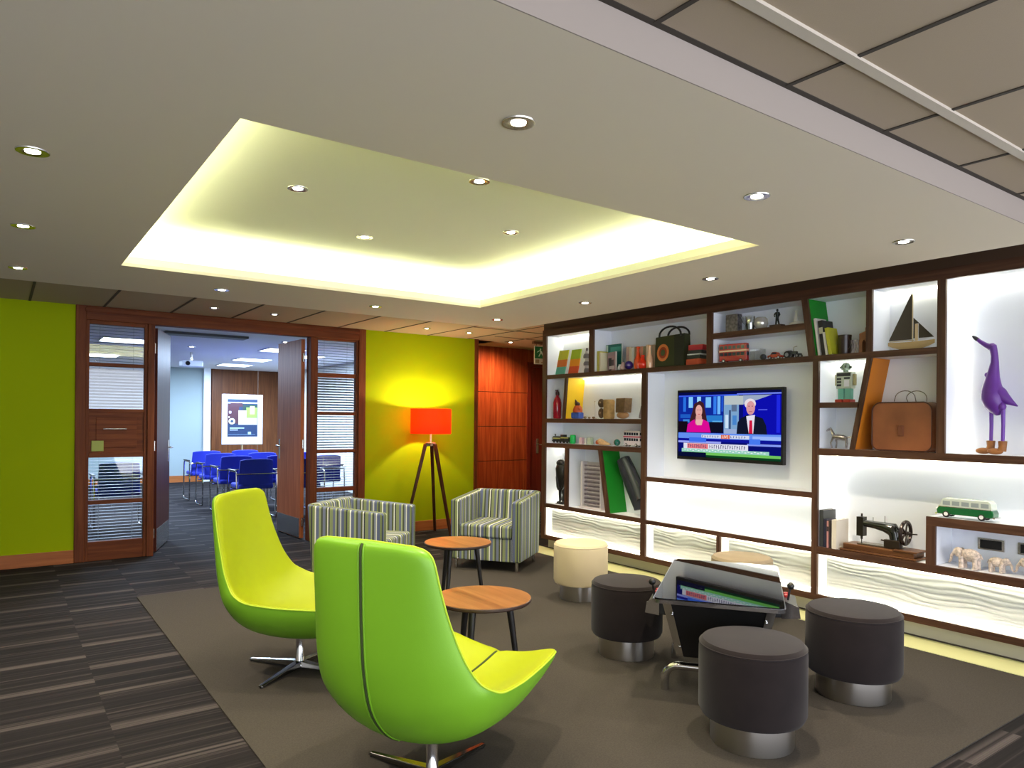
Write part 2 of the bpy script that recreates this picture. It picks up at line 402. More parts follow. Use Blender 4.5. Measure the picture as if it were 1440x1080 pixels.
# back room
struct(box_obj('wall_room_back', (-3.6, 3.74, 16.60, 16.70, 0, TZ), M['roomwall']))
struct(box_obj('trim_2', (3.60, 3.74, 16.50, 16.60, 0, TZ), M['white']))
wb = MB(); wb.box(3.74, 4.78, 16.62, 16.68, 0, TZ); wb.box(4.79, 5.5, 16.62, 16.68, 0, TZ); wb.box(3.78, 3.84, 16.56, 16.62, 0, TZ)
struct(wb.build('wall_room_panelling', M['backwood'], smooth=False, bevel=.003))
struct(box_obj('wall_room_right', (5.42, 5.50, 8.66, 16.62, 0, TZ), M['offwhite']))
struct(box_obj('baseboard_room', (-3.6, 3.60, 16.58, 16.60, 0, .14), M['base']))

# ------------------------------------------------------------------ glazed screen and double doors
FW = (FY-.02, FY+.12)
fr = MB()
fr.box(.584, .672, *FW, 0, TZ)
fr.box(3.455, 3.544, *FW, 0, TZ)
fr.box(1.205, 1.268, *FW, 0, 2.325); fr.box(2.872, 2.935, *FW, 0, 2.325)
frame_o = struct(fr.build('door_surround', M['frame'], smooth=False, bevel=.005))
fr = MB(); fr.box(.672, 3.455, *FW, 2.325, TZ)
fr.box(.66, 3.467, FY-.03, FY-.02, 2.40, 2.44)
fr.build('door_header', M['framex'], frame_o, smooth=False, bevel=.005)

def sidelight(name, xa, xb, panes, solid=None):
    """panes: (z0, z1) from the top down"""
    f = MB(); y0, y1 = FY+.0, FY+.07
    zt, zb = panes[0][1], panes[-1][0]
    f.box(xa, xa+.028, y0, y1, 0, 2.325); f.box(xb-.028, xb, y0, y1, 0, 2.325)
    w = struct(f.build(name, M['frame'], smooth=False, bevel=.004))
    rl = MB(); edges = [2.325]+[v for p in panes for v in (p[1], p[0])]+[0.0]
    for i in range(0, len(edges), 2):
        if edges[i]-edges[i+1] > .001: rl.box(xa+.028, xb-.028, y0, y1, edges[i+1], edges[i])
    rl.build('window_frame', M['framex'], w, smooth=False, bevel=.004)
    for i, (z0, z1) in enumerate(panes):
        if i == solid:
            pn = MB().box(xa+.028, xb-.028, y0+.02, y1-.02, z0, z1).build('wood_panel', M['framex'], w, smooth=False)
            MB().box(xa+.09, xb-.09, y0+.012, y0+.02, z0+.045, z1-.045).build('raised_field', M['framex'], w, smooth=False, bevel=.004)
            MB().tube([(xa+.15, y0+.0, z0+.23), (xa+.35, y0+.0, z0+.23)], .008).build('pull_bar', M['steel'], w)
            MB().box(xa+.05, xa+.155, y0+.004, y0+.012, z0+.012, z0+.115).build('green_patch', P('patch_green', (150, 160, 60)), w, smooth=False, bevel=.006)  # plain green patch low on the panel
            continue
        MB().box(xa+.028, xb-.028, y0+.032, y0+.038, z0, z1).build('glass_pane', M['glass'], w, smooth=False)
        bl = MB(); z = z0+.02
        tilt = .12 if i >= len(panes)-2 else (.95 if i == 1 else .55 if i else .3)
        while z < z1-.008:
            c, sn = math.cos(tilt)*.0115, math.sin(tilt)*.0115
            bl.raw([(xa+.034, y0+.056-c, z-sn), (xb-.034, y0+.056-c, z-sn), (xb-.034, y0+.056+c, z+sn), (xa+.034, y0+.056+c, z+sn)], [(0, 1, 2, 3)])
            bl.raw([(xa+.034, y0+.056-c, z-sn+.0009), (xb-.034, y0+.056-c, z-sn+.0009), (xb-.034, y0+.056+c, z+sn+.0009), (xa+.034, y0+.056+c, z+sn+.0009)], [(0, 1, 2, 3)])
            z += .030
        for x in (xa+.12, xb-.12): bl.tube([(x, y0+.056, z0), (x, y0+.056, z1)], .0015, 5)
        bl.build('blind', M['blind'], w, smooth=False, recalc=False)
    return w
sidelight('window_1', .672, 1.205, [(1.918, 2.29), (1.472, 1.884), (1.047, 1.437), (.586, .998), (.185, .544)], solid=2)
sidelight('window_2', 2.935, 3.455, [(1.922, 2.30), (1.476, 1.873), (1.038, 1.435), (.60, .997), (.185, .551)])

def leaf(name, hinge, ang, L, m, hand):
    o = bpy.data.objects.new(name, None); C.objects.link(o)
    o.location = (*hinge, 0); o.rotation_euler = (0, 0, ang); struct(o)
    MB().box(0, L, -.022, .022, .012, 2.31).build('door_panel', m, o, smooth=False, bevel=.003)
    MB().box(.02, L-.02, -.026, .026, .02, .24).build('kick_plate', M['steel'], o, smooth=False)
    hd = MB()
    for sgn in (-1, 1):
        hd.box(L-.10, L-.06, sgn*.022-.004, sgn*.022+.004, .90, 1.14)
        hd.tube([(L-.08, sgn*.024, 1.06), (L-.08, sgn*.065, 1.06), (L-.20, sgn*.065, 1.06)], .009)
    hd.build('door_handle', M['steel'], o)
    hg = MB()
    for z in (.2, 1.1, 2.1): hg.tube([(-.012, 0, z-.05), (-.012, 0, z+.05)], .010)
    hg.build('hinge', M['steel'], o)
    return o
M['door_dark'].node_tree.nodes['Principled BSDF'].inputs['Specular IOR Level'].default_value = .08
leaf('door_1', (1.300, FY+.16), R(71), .76, M['door_dark'], 1)
leaf('door_2', (2.845, FY+.16), R(92), .76, M['door'], -1)

# ------------------------------------------------------------------ built-in display shelving
XB = 5.045
sh = thing('display_shelving', 'long wall of walnut-edged white display shelves with lit niches behind the stools', 'shelving', (SX, 0, 0))
def L3(y): return y
SHM = [M['walnut'], M['white'], P('panel_green', (0, 132, 22), rough=.6), P('panel_yellow', (240, 196, 20), rough=.6), P('panel_orange', (206, 122, 20), rough=.6), M['walnut_v']]
EDGE = .022; DB = XB-SX
def hboard(y0, y1, z0, z1, name='shelf'):
    mb = MB(); mb.box(0, EDGE, y0, y1, z0, z1, 0); mb.box(EDGE, DB, y0, y1, z0+.002, z1-.002, 1)
    return mb.build(name, SHM, sh, smooth=False)
def vboard(y0, y1, z0, z1, yt0=None, yt1=None, colour=1, name='upright'):
    """y0,y1 at the bottom, yt0,yt1 at the top (leaning divider)"""
    if yt0 is None: yt0, yt1 = y0, y1
    mb = MB()
    mb.hex([(0, y0, z0), (EDGE, y0, z0), (EDGE, y1, z0), (0, y1, z0)], [(0, yt0, z1), (EDGE, yt0, z1), (EDGE, yt1, z1), (0, yt1, z1)], 5)
    e = .002
    mb.hex([(EDGE, y0+e, z0), (DB, y0+e, z0), (DB, y1-e, z0), (EDGE, y1-e, z0)], [(EDGE, yt0+e, z1), (DB, yt0+e, z1), (DB, yt1-e, z1), (EDGE, yt1-e, z1)], 1)
    if colour != 1:   # painted lining on the face turned to the room's near end
        q = .004
        mb.hex([(EDGE, y0+e-q, z0), (DB, y0+e-q, z0), (DB, y0+e, z0), (EDGE, y0+e, z0)], [(EDGE, yt0+e-q, z1), (DB, yt0+e-q, z1), (DB, yt0+e, z1), (EDGE, yt0+e, z1)], colour)
    return mb.build(name, SHM, sh, smooth=False)
YR = .95
hboard(YR, 6.14, 2.307, 2.375, 'top_board')
MB().box(.015, DB, YR, 6.14, 2.375, TZ-.002).build('shaded_header_band', M['groove_shade'], sh, smooth=False)  # upper header wood, coloured dark for the shade under the ceiling
hboard(2.11, 6.08, 1.845, 1.887); hboard(4.66, 6.08, 1.375, 1.42); hboard(4.66, 6.08, 1.11, 1.157)
hboard(2.955, 4.60, .854, .894); hboard(YR, 2.91, 1.168, 1.217)
hboard(4.66, 6.08, .462, .505); hboard(2.955, 4.60, .462, .499); hboard(YR, 2.91, .456, .508)
hboard(YR, 6.08, .12, .165, 'bottom_board')
hboard(2.608, 2.91, 1.507, 1.546); hboard(3.02, 3.865, 2.085, 2.132)
hboard(YR, 2.165, .756, .812)
vboard(6.08, 6.14, .12, 2.307); vboard(4.60, 4.66, .165, 1.845); vboard(2.91, 2.955, .165, 1.845); vboard(2.06, 2.11, 1.217, 2.307)
vboard(5.325, 5.388, 1.887, 2.307); vboard(3.865, 3.919, 1.887, 2.307); vboard(2.525, 2.566, 1.887, 2.307)
vboard(2.944, 2.992, 1.887, 2.307, 3.006, 3.052, 2, 'leaning_divider')
vboard(5.765, 5.797, 1.42, 1.845, 5.725, 5.76, 3, 'leaning_divider')
vboard(5.08, 5.128, .505, 1.11, 5.198, 5.24, 2, 'leaning_divider')
vboard(2.645, 2.675, 1.217, 1.845, 2.525, 2.56, 4, 'leaning_divider')
vboard(5.70, 5.752, .505, 1.11); vboard(3.765, 3.80, .165, .462); vboard(2.11, 2.165, .508, .756); vboard(YR-.05, YR, .12, 2.307)
MB().box(DB, DB+.013, YR, 6.14, .12, 2.375).build('back_panel', M['white'], sh, smooth=False)
MB().box(.09, .12, YR, 6.12, 0, .12).build('plinth', P('plinth_grey', (176, 172, 160), rough=.35), sh, smooth=False)
MB().box(.082, .09, YR, 6.12, 0, .018).build('plinth_shadow_line', M['tgap'], sh, smooth=False)  # dark strip painting in the shadow gap at the plinth foot
# LED strips and textured panels
def strip(y0, y1, z, x=DB-.03, dz=-.010, m='led'):
    MB().box(x, x+.010, y0, y1, min(z, z+dz), max(z, z+dz)).build('led_strip', M[m], sh, smooth=False)
def vstrip(y, z0, z1, x=DB-.012, m='led'):
    MB().box(x, x+.008, y-.004, y+.004, z0, z1).build('led_strip', M[m], sh, smooth=False)
strip(5.40, 6.07, 2.306); strip(4.67, 5.71, 1.844); strip(2.13, 2.51, 2.306); strip(2.66, 2.90, 1.844)
strip(YR+.01, 2.05, 2.306); strip(YR+.01, 2.90, 1.167); strip(2.965, 4.59, .853); strip(5.765, 6.07, 1.109)
vstrip(2.895, .52, 1.16); vstrip(2.045, 1.23, 2.29)
strip(2.965, 4.59, .500, x=DB-.03, dz=.010)
strip(5.765, 6.07, .506, dz=.010)
def wave_panel(y0, y1, z0, z1, seed):
    g = .028; y0 += g; y1 -= g; z0 += g*.8; z1 -= g
    ny = int((y1-y0)/.012); nz = int((z1-z0)/.007); vs = []; fs = []
    for j in range(nz+1):
        for i in range(ny+1):
            y = y0+(y1-y0)*i/ny; z = z0+(z1-z0)*j/nz
            n = noise.noise(Vector((y*4.5+seed, z*16, seed)))*1.1
            h = math.sin(z*2*PI/.030+n*5+math.sin(y*5+seed)*.8)*(.55+.45*noise.noise(Vector((y*3, z*10, seed+9))))
            e = min(1, min(i, ny-i, j, nz-j)/2)
            vs.append((.080-.0085*h*e, y, z))
    for j in range(nz):
        for i in range(ny):
            a = j*(ny+1)+i; fs.append((a, a+1, a+ny+2, a+ny+1))
    mb = MB(); mb.raw(vs, fs); mb.box(.086, .096, y0, y1, z0, z1)
    mb.build('wave_panel', M['wave'], sh, ang=80)
    for z in (z0-.012, z1+.006): MB().box(.098, .106, y0, y1, z, z+.006).build('led_strip', M['ledcool'], sh, smooth=False)
    for y in (y0-.012, y1+.006): MB().box(.098, .106, y, y+.006, z0, z1).build('led_strip', M['ledcool'], sh, smooth=False)
    MB().box(EDGE+.002, EDGE+.008, y0, y1, z1+g-.006, z1+g-.001).build('led_strip', M['led'], sh, smooth=False)  # hidden front strips, top and bottom, added to light the panel face
    MB().box(EDGE+.002, EDGE+.008, y0, y1, z0-g*.8+.0005, z0-g*.8+.004).build('led_strip', M['led'], sh, smooth=False)
M['wave'] = plain('wave_panel_white', (214, 216, 210), .6)
for k, (a, b, c, d) in enumerate(((4.66, 6.08, .165, .462), (3.80, 4.60, .165, .462), (2.955, 3.765, .165, .462), (YR, 2.91, .165, .456))):
    wave_panel(a, b, c, d, 3.1*k+1)

# ------------------------------------------------------------------ helpers for the things on the shelves
# local frame of a shelf thing: x to the right seen from the room, y into the shelf, z up
def ST(name, label, cat, Y, z, X=4.91, group=None, turn=0):
    return thing(name, label, cat, (X, Y, z+.0008), -PI/2+turn, group)
def SO(mb, name, mats, label, cat, Y, z, X=4.91, group=None, turn=0, **k):
    o = mb.build(name, mats, None, loc=(X, Y, z+.0008), rz=-PI/2+turn, **k)
    return tag(o, label, cat, group)
Z1, Z2, Z3, Z4L, Z4R, Z6, ZS, ZT = 1.887, 1.42, 1.157, .505, .508, 1.217, 1.546, 2.132

# television
tv = ST('television', 'flat black wall television showing two newsreaders, in the big niche', 'television', 3.813, 1.067, 4.955)
tw, th = 1.066, .61
MB().box(-tw/2, tw/2, -.022, .022, 0, th).build('bezel', M['black'], tv, smooth=False, bevel=.004)
MB().box(-.15, .15, .022, .085, .18, .42).build('wall_bracket', M['black'], tv, smooth=False)
SW, SH_ = tw-.034, th-.05
cols = {}
def scm(rgb, st=1.0):
    k = (rgb, st)
    if k not in cols: cols[k] = emit('screen_colour', rgb, st*.31)
    return cols[k]
pm = []; pic = MB(); lay = [0]
def q(u0, u1, v0, v1, rgb):
    m = scm(rgb)
    if m not in pm: pm.append(m)
    lay[0] += 1; y = -.0225-.00004*lay[0]
    X = lambda u: -SW/2+u*SW
    Z = lambda v: th-.022-v*SH_
    pic.raw([(X(u0), y, Z(v1)), (X(u1), y, Z(v1)), (X(u1), y, Z(v0)), (X(u0), y, Z(v0))], [(0, 1, 2, 3)], pm.index(m))
def poly(pts, rgb):
    m = scm(rgb)
    if m not in pm: pm.append(m)
    lay[0] += 1; y = -.0225-.00004*lay[0]
    pic.raw([(-SW/2+u*SW, y, th-.022-v*SH_) for u, v in pts][::-1], [tuple(range(len(pts)))], pm.index(m))
def ell(u, v, a, b, rgb, n=20): poly([(u+a*math.cos(2*PI*i/n), v+b*math.sin(2*PI*i/n)) for i in range(n)], rgb)
q(0, 1, 0, 1, (8, 14, 110)); q(0, 1, .0, .05, (6, 10, 70)); q(0, .6, .045, .065, (60, 90, 230)); q(.6, 1, .035, .055, (110, 130, 240))
q(0, .47, .065, .62, (14, 40, 150))
for u0, u1, v0, v1, c in ((.05, .08, .07, .3, (40, 110, 220)), (.11, .155, .07, .24, (130, 200, 250)), (.2, .24, .07, .16, (150, 210, 250)), (.29, .345, .08, .24, (120, 190, 245)), (.37, .4, .07, .34, (50, 120, 230)), (.41, .44, .07, .34, (110, 180, 250)), (.45, .47, .07, .3, (30, 80, 200)), (.02, .13, .34, .4, (30, 90, 190)), (.3, .46, .36, .46, (40, 120, 200)), (.36, .46, .44, .5, (90, 170, 230)), (.05, .12, .42, .47, (60, 130, 210))): q(u0, u1, v0, v1, c)
q(0, .1, .45, .62, (20, 10, 24)); q(.33, .47, .46, .62, (14, 14, 34))
poly([(.12, .45), (.15, .3), (.17, .18), (.23, .13), (.27, .17), (.29, .32), (.31, .46)], (62, 30, 34))
ell(.22, .29, .036, .095, (224, 168, 160)); poly([(.19, .36), (.25, .36), (.26, .5), (.18, .5)], (214, 158, 150))
poly([(.09, .62), (.10, .5), (.15, .44), (.175, .42), (.19, .5), (.25, .5), (.265, .42), (.32, .46), (.345, .62)], (214, 10, 146))
poly([(.185, .42), (.265, .42), (.25, .51), (.2, .51)], (224, 176, 170))
q(.205, .215, .27, .28, (60, 30, 40)); q(.228, .238, .27, .28, (60, 30, 40)); q(.21, .235, .335, .345, (180, 70, 80))
q(.475, .62, .065, .63, (120, 160, 200)); q(.48, .66, .07, .2, (180, 190, 190)); q(.49, .52, .35, .55, (200, 220, 240)); q(.525, .545, .28, .6, (60, 80, 120)); q(.55, .6, .2, .3, (90, 110, 140)); q(.56, .6, .36, .5, (70, 130, 200)); q(.48, .6, .56, .63, (150, 170, 210))
q(.66, 1, .065, .63, (12, 14, 170)); poly([(.66, .065), (.92, .065), (.78, .14), (.66, .2)], (150, 165, 190)); q(.8, .88, .27, .285, (80, 90, 230)); q(.96, .99, .07, .6, (30, 40, 220))
poly([(.60, .63), (.61, .46), (.64, .4), (.7, .35), (.76, .36), (.84, .4), (.87, .5), (.88, .63)], (16, 22, 42))
poly([(.69, .37), (.77, .35), (.755, .62), (.715, .62)], (226, 222, 236)); poly([(.72, .43), (.745, .43), (.75, .62), (.715, .62)], (200, 20, 60))
ell(.725, .19, .052, .075, (226, 216, 222)); ell(.73, .25, .04, .1, (212, 150, 156)); q(.71, .72, .22, .23, (80, 40, 60)); q(.74, .75, .22, .23, (80, 40, 60)); q(.715, .745, .3, .308, (150, 60, 80))
q(0, 1, .63, .715, (96, 140, 236)); q(.25, .72, .655, .705, (206, 214, 236)); q(.45, .535, .65, .71, (214, 96, 70)); q(.75, 1, .66, .71, (150, 180, 244))
q(0, 1, .715, .76, (14, 20, 150)); q(0, .45, .755, .785, (150, 160, 240)); q(.12, .3, .70, .77, (60, 110, 230)); q(.7, 1, .77, .8, (130, 150, 240)); q(.72, .82, .70, .78, (70, 120, 235))
q(.06, .71, .79, .875, (222, 222, 236)); q(.1, .32, .795, .87, (226, 120, 126)); q(.04, .9, .875, .93, (150, 205, 190)); q(.05, 1, .925, .965, (110, 190, 90)); q(0, .3, .93, 1, (8, 14, 50)); q(.3, 1, .965, 1, (10, 60, 30))
for i in range(26):
    u = .11+i*.0225
    if i == 9: continue
    q(u, u+.006, .805, .86, (70, 70, 110)); q(u, u+.013, .805+.02*(i % 3), .815+.02*(i % 3), (70, 70, 110))
for i in range(28):
    u = .07+i*.029; q(u, u+.018, .885+.012*(i % 2), .897+.012*(i % 2), (232, 240, 240))
for i in range(17):
    u = .26+i*.026
    if .44 < u < .53: continue
    q(u, u+.006, .665, .695, (90, 100, 150)); q(u, u+.014, .668+.01*(i % 3), .674+.01*(i % 3), (90, 100, 150))
pic.build('screen_picture', pm, tv, smooth=False, recalc=False)
text('LIVE', .034, scm((250, 232, 220)), tv, ((.4925-.5)*SW, -.027, th-.022-.70*SH_), (PI/2, 0, 0))

# two colourful leaning panels in the first niche
def colour_panel(cols3, w, h, lean):
    mb = MB()
    for i, (z0, z1) in enumerate(((0, .33), (.33, .62), (.62, 1))):
        a0, a1 = lean*z0*h, lean*z1*h
        mb.hex([(-w/2+a0*.5, a0*.6, z0*h), (w/2+a0*.5, a0*.6, z0*h), (w/2+a0*.5, a0*.6+.012, z0*h), (-w/2+a0*.5, a0*.6+.012, z0*h)],
               [(-w/2+a1*.5, a1*.6, z1*h), (w/2+a1*.5, a1*.6, z1*h), (w/2+a1*.5, a1*.6+.012, z1*h), (-w/2+a1*.5, a1*.6+.012, z1*h)], i)
    return mb, [P('art', c, rough=.5) for c in cols3]
mb, ms = colour_panel(((100, 190, 160), (226, 120, 40), (206, 206, 40)), .15, .265, .22)
SO(mb, 'art_panel', ms, 'small painted panel in teal, orange and yellow leaning in the end niche', 'picture', 5.955, Z1, 4.89, smooth=False)
mb, ms = colour_panel(((226, 90, 50), (244, 160, 40), (176, 206, 50)), .15, .265, .2)
SO(mb, 'art_panel', ms, 'small painted panel in red, orange and lime leaning beside the teal one', 'picture', 5.79, Z1, 4.93, smooth=False)
mb = MB(); z = 0
for r_, h_, k in ((.030, .05, 0), (.022, .03, 1), (.034, .04, 0), (.020, .035, 1), (.036, .045, 0), (.018, .03, 1), (.012, .03, 0)):
    mb.lathe([(r_, z), (r_*1.05, z+h_*.5), (r_*.8, z+h_)], 14, mat=k); z += h_
SO(mb, 'pagoda_figurine', [P('pagoda_grey', (110, 105, 112)), P('pagoda_pale', (190, 184, 186))], 'grey tiered pagoda figurine at the side of the end niche', 'figurine', 5.54, Z1)

# books
def book(label, Y, z, w, d, h, cover, page=(232, 226, 210), X=4.90, lean=0, group=None, band=None, name='book'):
    """w thickness across, d depth, h height; lean in radians, negative leans to the left"""
    t = ST(name, label, 'book', Y, z, X, group)
    mc, mp = P('book_cover', cover, rough=.45), P('book_pages', page, rough=.9)
    T = Matrix.Rotation(lean, 4, 'Y'); c = .0035 if w > .012 else .0015
    def rb(mb, *b, mat=0):
        s0 = mb.T; mb.T = T; mb.box(*b, mat); mb.T = s0
    dz = w*abs(math.sin(lean))*.5+.0005
    cv = MB(); rb(cv, -w/2, -w/2+c, -d/2, d/2, dz, h+dz); rb(cv, w/2-c, w/2, -d/2, d/2, dz, h+dz); rb(cv, -w/2+c, w/2-c, -d/2, -d/2+c, dz, h+dz)
    cv.build('cover', mc, t, smooth=False)
    pg = MB(); rb(pg, -w/2+c, w/2-c, -d/2+c, d/2-.005, dz+.004, h+dz-.004); pg.build('pages', mp, t, smooth=False)
    if band:
        bd = MB(); rb(bd, -w/2+.001, w/2-.001, -d/2-.0008, -d/2, dz+h*.62, dz+h*.8); bd.build('spine_label', P('spine_label', band, rough=.5), t, smooth=False)
    return t
# angled display books: wide face seen
def face_book(label, Y, z, w, h, cover, pic_cols, X=4.93, turn=0):
    t = ST('book', label, 'book', Y, z, X, None, turn)
    MB().box(-w/2, w/2, 0, .018, 0, h).build('cover', P('book_cover', cover, rough=.4), t, smooth=False, bevel=.001)
    MB().box(-w/2+.003, w/2+.0005, .003, .015, .003, h+.0005).build('pages', P('book_pages', (230, 226, 214)), t, smooth=False)
    mb = MB()
    for i, (a, b, c, d) in enumerate(pic_cols[0]): mb.box(-w/2+a*w, -w/2+b*w, -.0008-.0001*i, 0, c*h, d*h, i)
    mb.build('cover_picture', [P('cover_print', c, rough=.5) for c in pic_cols[1]], t, smooth=False)
    return t
face_book('large teal and dark green book standing behind the yellow-spined one', 5.205, Z1, .22, .275, (30, 110, 96), ([(.02, .14, .02, .98), (.3, .95, .72, .9)], [(200, 220, 205), (70, 160, 140)]), X=4.965)
book('yellow-spined book standing before the teal one, beside the first divider', 5.30, Z1, .030, .13, .205, (206, 196, 90), X=4.91)
book('thin cream book pressed between the yellow spine and the picture book', 5.268, Z1, .018, .13, .19, (228, 220, 186), X=4.905)
face_book('small picture book with a pink and black cover, facing the room', 5.165, Z1, .15, .19, (190, 150, 156), ([(.1, .5, .05, .7), (.5, .8, .3, .6), (.2, .9, .12, .28), (.0, 1, .82, 1)], [(40, 38, 44), (90, 70, 80), (222, 212, 214), (176, 150, 158)]), X=4.90, turn=-.25)
for i, (y, w, h, c) in enumerate(((4.985, .03, .08, (214, 186, 186)), (5.03, .022, .06, (206, 214, 216)))):
    mb = MB().lathe([(w*.6, 0), (w, h*.2), (w*.8, h*.6), (w*.45, h*.85), (w*.55, h)], 16)
    SO(mb, 'small_vase', P('small_vase', c, rough=.25), ['tiny pink vase beside the row of pale books', 'tiny pale glass vase beside the pink one'][i], 'vase', y, Z1, 4.88)
pal = [((196, 160, 150), .225), ((226, 214, 200), .222), ((220, 222, 220), .215), ((160, 146, 120), .218), ((186, 170, 140), .212), ((214, 150, 120), .216), ((150, 148, 116), .214), ((226, 206, 186), .226), ((196, 196, 160), .222), ((206, 178, 150), .22), ((176, 156, 140), .21)]
for i, (c, h) in enumerate(pal):
    book('pale worn book in the tight upright row behind the vases and ball', 4.955-i*.037, Z1, .034, .12, h, c, X=4.97, group='pale books behind the vases')
SO(MB().ball((0, 0, .042), .042), 'glass_ball', P('violet_glass', (52, 34, 120), rough=.08, coat=.5), 'violet glass ball resting in front of the pale books', 'ornament', 4.875, Z1, 4.85)
mb = MB().lathe([(.034, 0), (.040, .04), (.036, .09), (.018, .13), (.013, .17), (.018, .205), (.016, .21)], 20)
SO(mb, 'glass_vase', P('orange_glass', (226, 70, 24), rough=.1, coat=.5), 'tall orange glass vase in front of the pale books', 'vase', 4.765, Z1, 4.86)
mb = MB().lathe([(.030, 0), (.044, .03), (.042, .055), (.02, .085), (.016, .115), (.022, .125)], 20)
SO(mb, 'glass_vase', P('red_glass', (232, 48, 24), rough=.1, coat=.5), 'squat red glass vase between the tall orange and pale vases', 'vase', 4.69, Z1, 4.845)
mb = MB().lathe([(.030, 0), (.034, .05), (.030, .10), (.014, .14), (.012, .19), (.018, .21)], 20)
SO(mb, 'glass_vase', P('peach_glass', (230, 180, 140), rough=.12, coat=.4), 'pale peach vase standing next to the dark tote bag', 'vase', 4.61, Z1, 4.85)
# tote bag
t = ST('tote_bag', 'dark green tote bag with an orange ring emblem, on the upper shelf', 'bag', 4.375, Z1, 4.90)
MB().hex([(-.165, -.06, 0), (.165, -.045, 0), (.165, .06, 0), (-.165, .055, 0)], [(-.17, -.045, .275), (.16, -.03, .29), (.155, .05, .29), (-.165, .05, .28)]).build('bag_body', P('olive_oilcloth', (44, 52, 22), rough=.4), t, smooth=False, bevel=.008)
MB().hex([(.065, -.0535, 0.01), (.164, -.047, .01), (.1645, -.046, .02), (.066, -.0525, .02)], [(.05, -.04, .28), (.158, -.0325, .286), (.158, -.031, .286), (.05, -.038, .28)]).build('side_gusset', P('dark_green_gusset', (14, 26, 18), rough=.4), t, smooth=False)
def ringm(mb, c, r0, r1, y, n=28, mat=0, sz=1.15):
    vs = [(c[0]+r*math.cos(2*PI*i/n), y+.012*(c[0]+r*math.cos(2*PI*i/n)+.165)/.33+.05*(c[1]+r*sz*math.sin(2*PI*i/n))-.0, c[1]+r*sz*math.sin(2*PI*i/n)) for r in (r0, r1) for i in range(n)]
    return mb.raw(vs, [(i, (i+1) % n, n+(i+1) % n, n+i) for i in range(n)], mat)
rg = MB(); ringm(rg, (-.07, .13), .045, .068, -.0635); ringm(rg, (-.07, .13), .0001, .024, -.0635, mat=1); ringm(rg, (-.07, .13), .026, .044, -.0632, mat=2)
rg.build('ring_emblem', [P('emblem_orange', (210, 120, 60)), P('emblem_green', (70, 90, 50)), P('emblem_red', (150, 50, 24))], t, smooth=False, recalc=False)
for k, (yy, n_) in enumerate(((-.04, 'handle'), (.045, 'handle'))):
    pts = [(-.125+k*.05, yy, .27)]+[(-.0+k*.025+.125*math.cos(a), yy, .285+.075*math.sin(a)) for a in [PI-PI*i/12 for i in range(13)]]+[(.125, yy, .27)]
    MB().tube(pts, .009, 8).build(n_, P('black_strap', (22, 20, 30), rough=.5), t)
for i, (dz, c) in enumerate(((0, (196, 84, 50)), (.052, (40, 48, 44)), (.084, (210, 212, 208)), (.096, (36, 40, 38)), (.125, (170, 30, 46)))):
    hh = (.05, .03, .010, .027, .045)[i]
    mb = MB().box(-.07, .07, -.06, .06, 0, hh)
    SO(mb, 'boxed_book', P('boxed_book', c, rough=.4), ['orange book at the bottom of the flat stack by the tote bag', 'dark book second from bottom in the flat stack by the tote', 'thin white booklet in the middle of the flat stack by the tote', 'black book under the red one in the flat stack by the tote', 'crimson book on top of the flat stack by the tote bag'][i], 'book', 4.085-.006*i, Z1+dz, 4.88, 'flat stack of books beside the tote bag', turn=.06*i-.1, smooth=False, bevel=.002)

# silver and glass on the short upper shelf
mb = MB().box(-.06, .06, -.03, .03, 0, .148)
o = SO(mb, 'silver_box', P('patterned_silver', (120, 116, 118), rough=.35, metal=.6, var=.6, vscale=40), 'tall patterned silver box on the short top shelf', 'box', 3.715, ZT, 4.89, bevel=.006, smooth=False)
mb = MB().lathe([(.035, 0), (.012, .012), (.010, .05), (.035, .075), (.045, .12)], 18, caps=False)
SO(mb, 'glass_goblet', M['cglass'], 'clear glass goblet beside the patterned silver box', 'glass', 3.60, ZT, 4.90)
mb = MB().lathe([(.03, 0), (.036, .05), (.036, .115)], 18, caps=False).lathe([(.028, .001), (.034, .05), (.034, .06)], 18)
SO(mb, 'glass_tumbler', M['cglass'], 'clear glass tumbler between the goblet and the crystal bowl', 'glass', 3.535, ZT, 4.86)
mb = MB().lathe([(.025, 0), (.045, .015), (.055, .045), (.05, .08), (.035, .095)], 18)
SO(mb, 'crystal_bowl', P('cut_crystal', (206, 204, 200), rough=.1, metal=.5), 'round cut crystal bowl beside the dark running figurine', 'bowl', 3.45, ZT, 4.88)
t = ST('bronze_figurine', 'small dark bronze standing figure on a low brown plinth, top shelf', 'figurine', 3.305, ZT, 4.88)
MB().box(-.05, .05, -.03, .03, 0, .022).build('plinth', P('plinth_brown', (70, 46, 34)), t, smooth=False, bevel=.002)
mb = MB(); mb.tube([(-.012, 0, .022), (-.008, 0, .055), (-.004, 0, .08)], [.006, .007, .009], 8); mb.tube([(.014, .004, .022), (.008, 0, .055), (.002, 0, .08)], [.006, .007, .009], 8)
mb.tube([(0, 0, .075), (0, 0, .10), (0, 0, .118), (0, 0, .124)], [.011, .014, .015, .006], 10); mb.ball((0, 0, .134), (.009, .009, .011))
mb.tube([(-.015, 0, .117), (-.022, -.008, .098), (-.012, -.016, .085)], .005, 8); mb.tube([(.015, 0, .117), (.024, -.004, .098), (.020, -.014, .082)], .005, 8)
mb.build('figure', P('bronze', (36, 40, 38), rough=.4, metal=.6), t)
mb = MB().lathe([(.018, 0), (.02, .05), (.012, .085), (.008, .1), (.012, .12)], 14)
SO(mb, 'white_bottle', P('white_ceramic', (226, 226, 222), rough=.3), 'small white bottle at the leaning divider end of the top shelf', 'bottle', 3.17, ZT, 4.92)
mb = MB().ball((0, 0, .014), (.06, .03, .014))
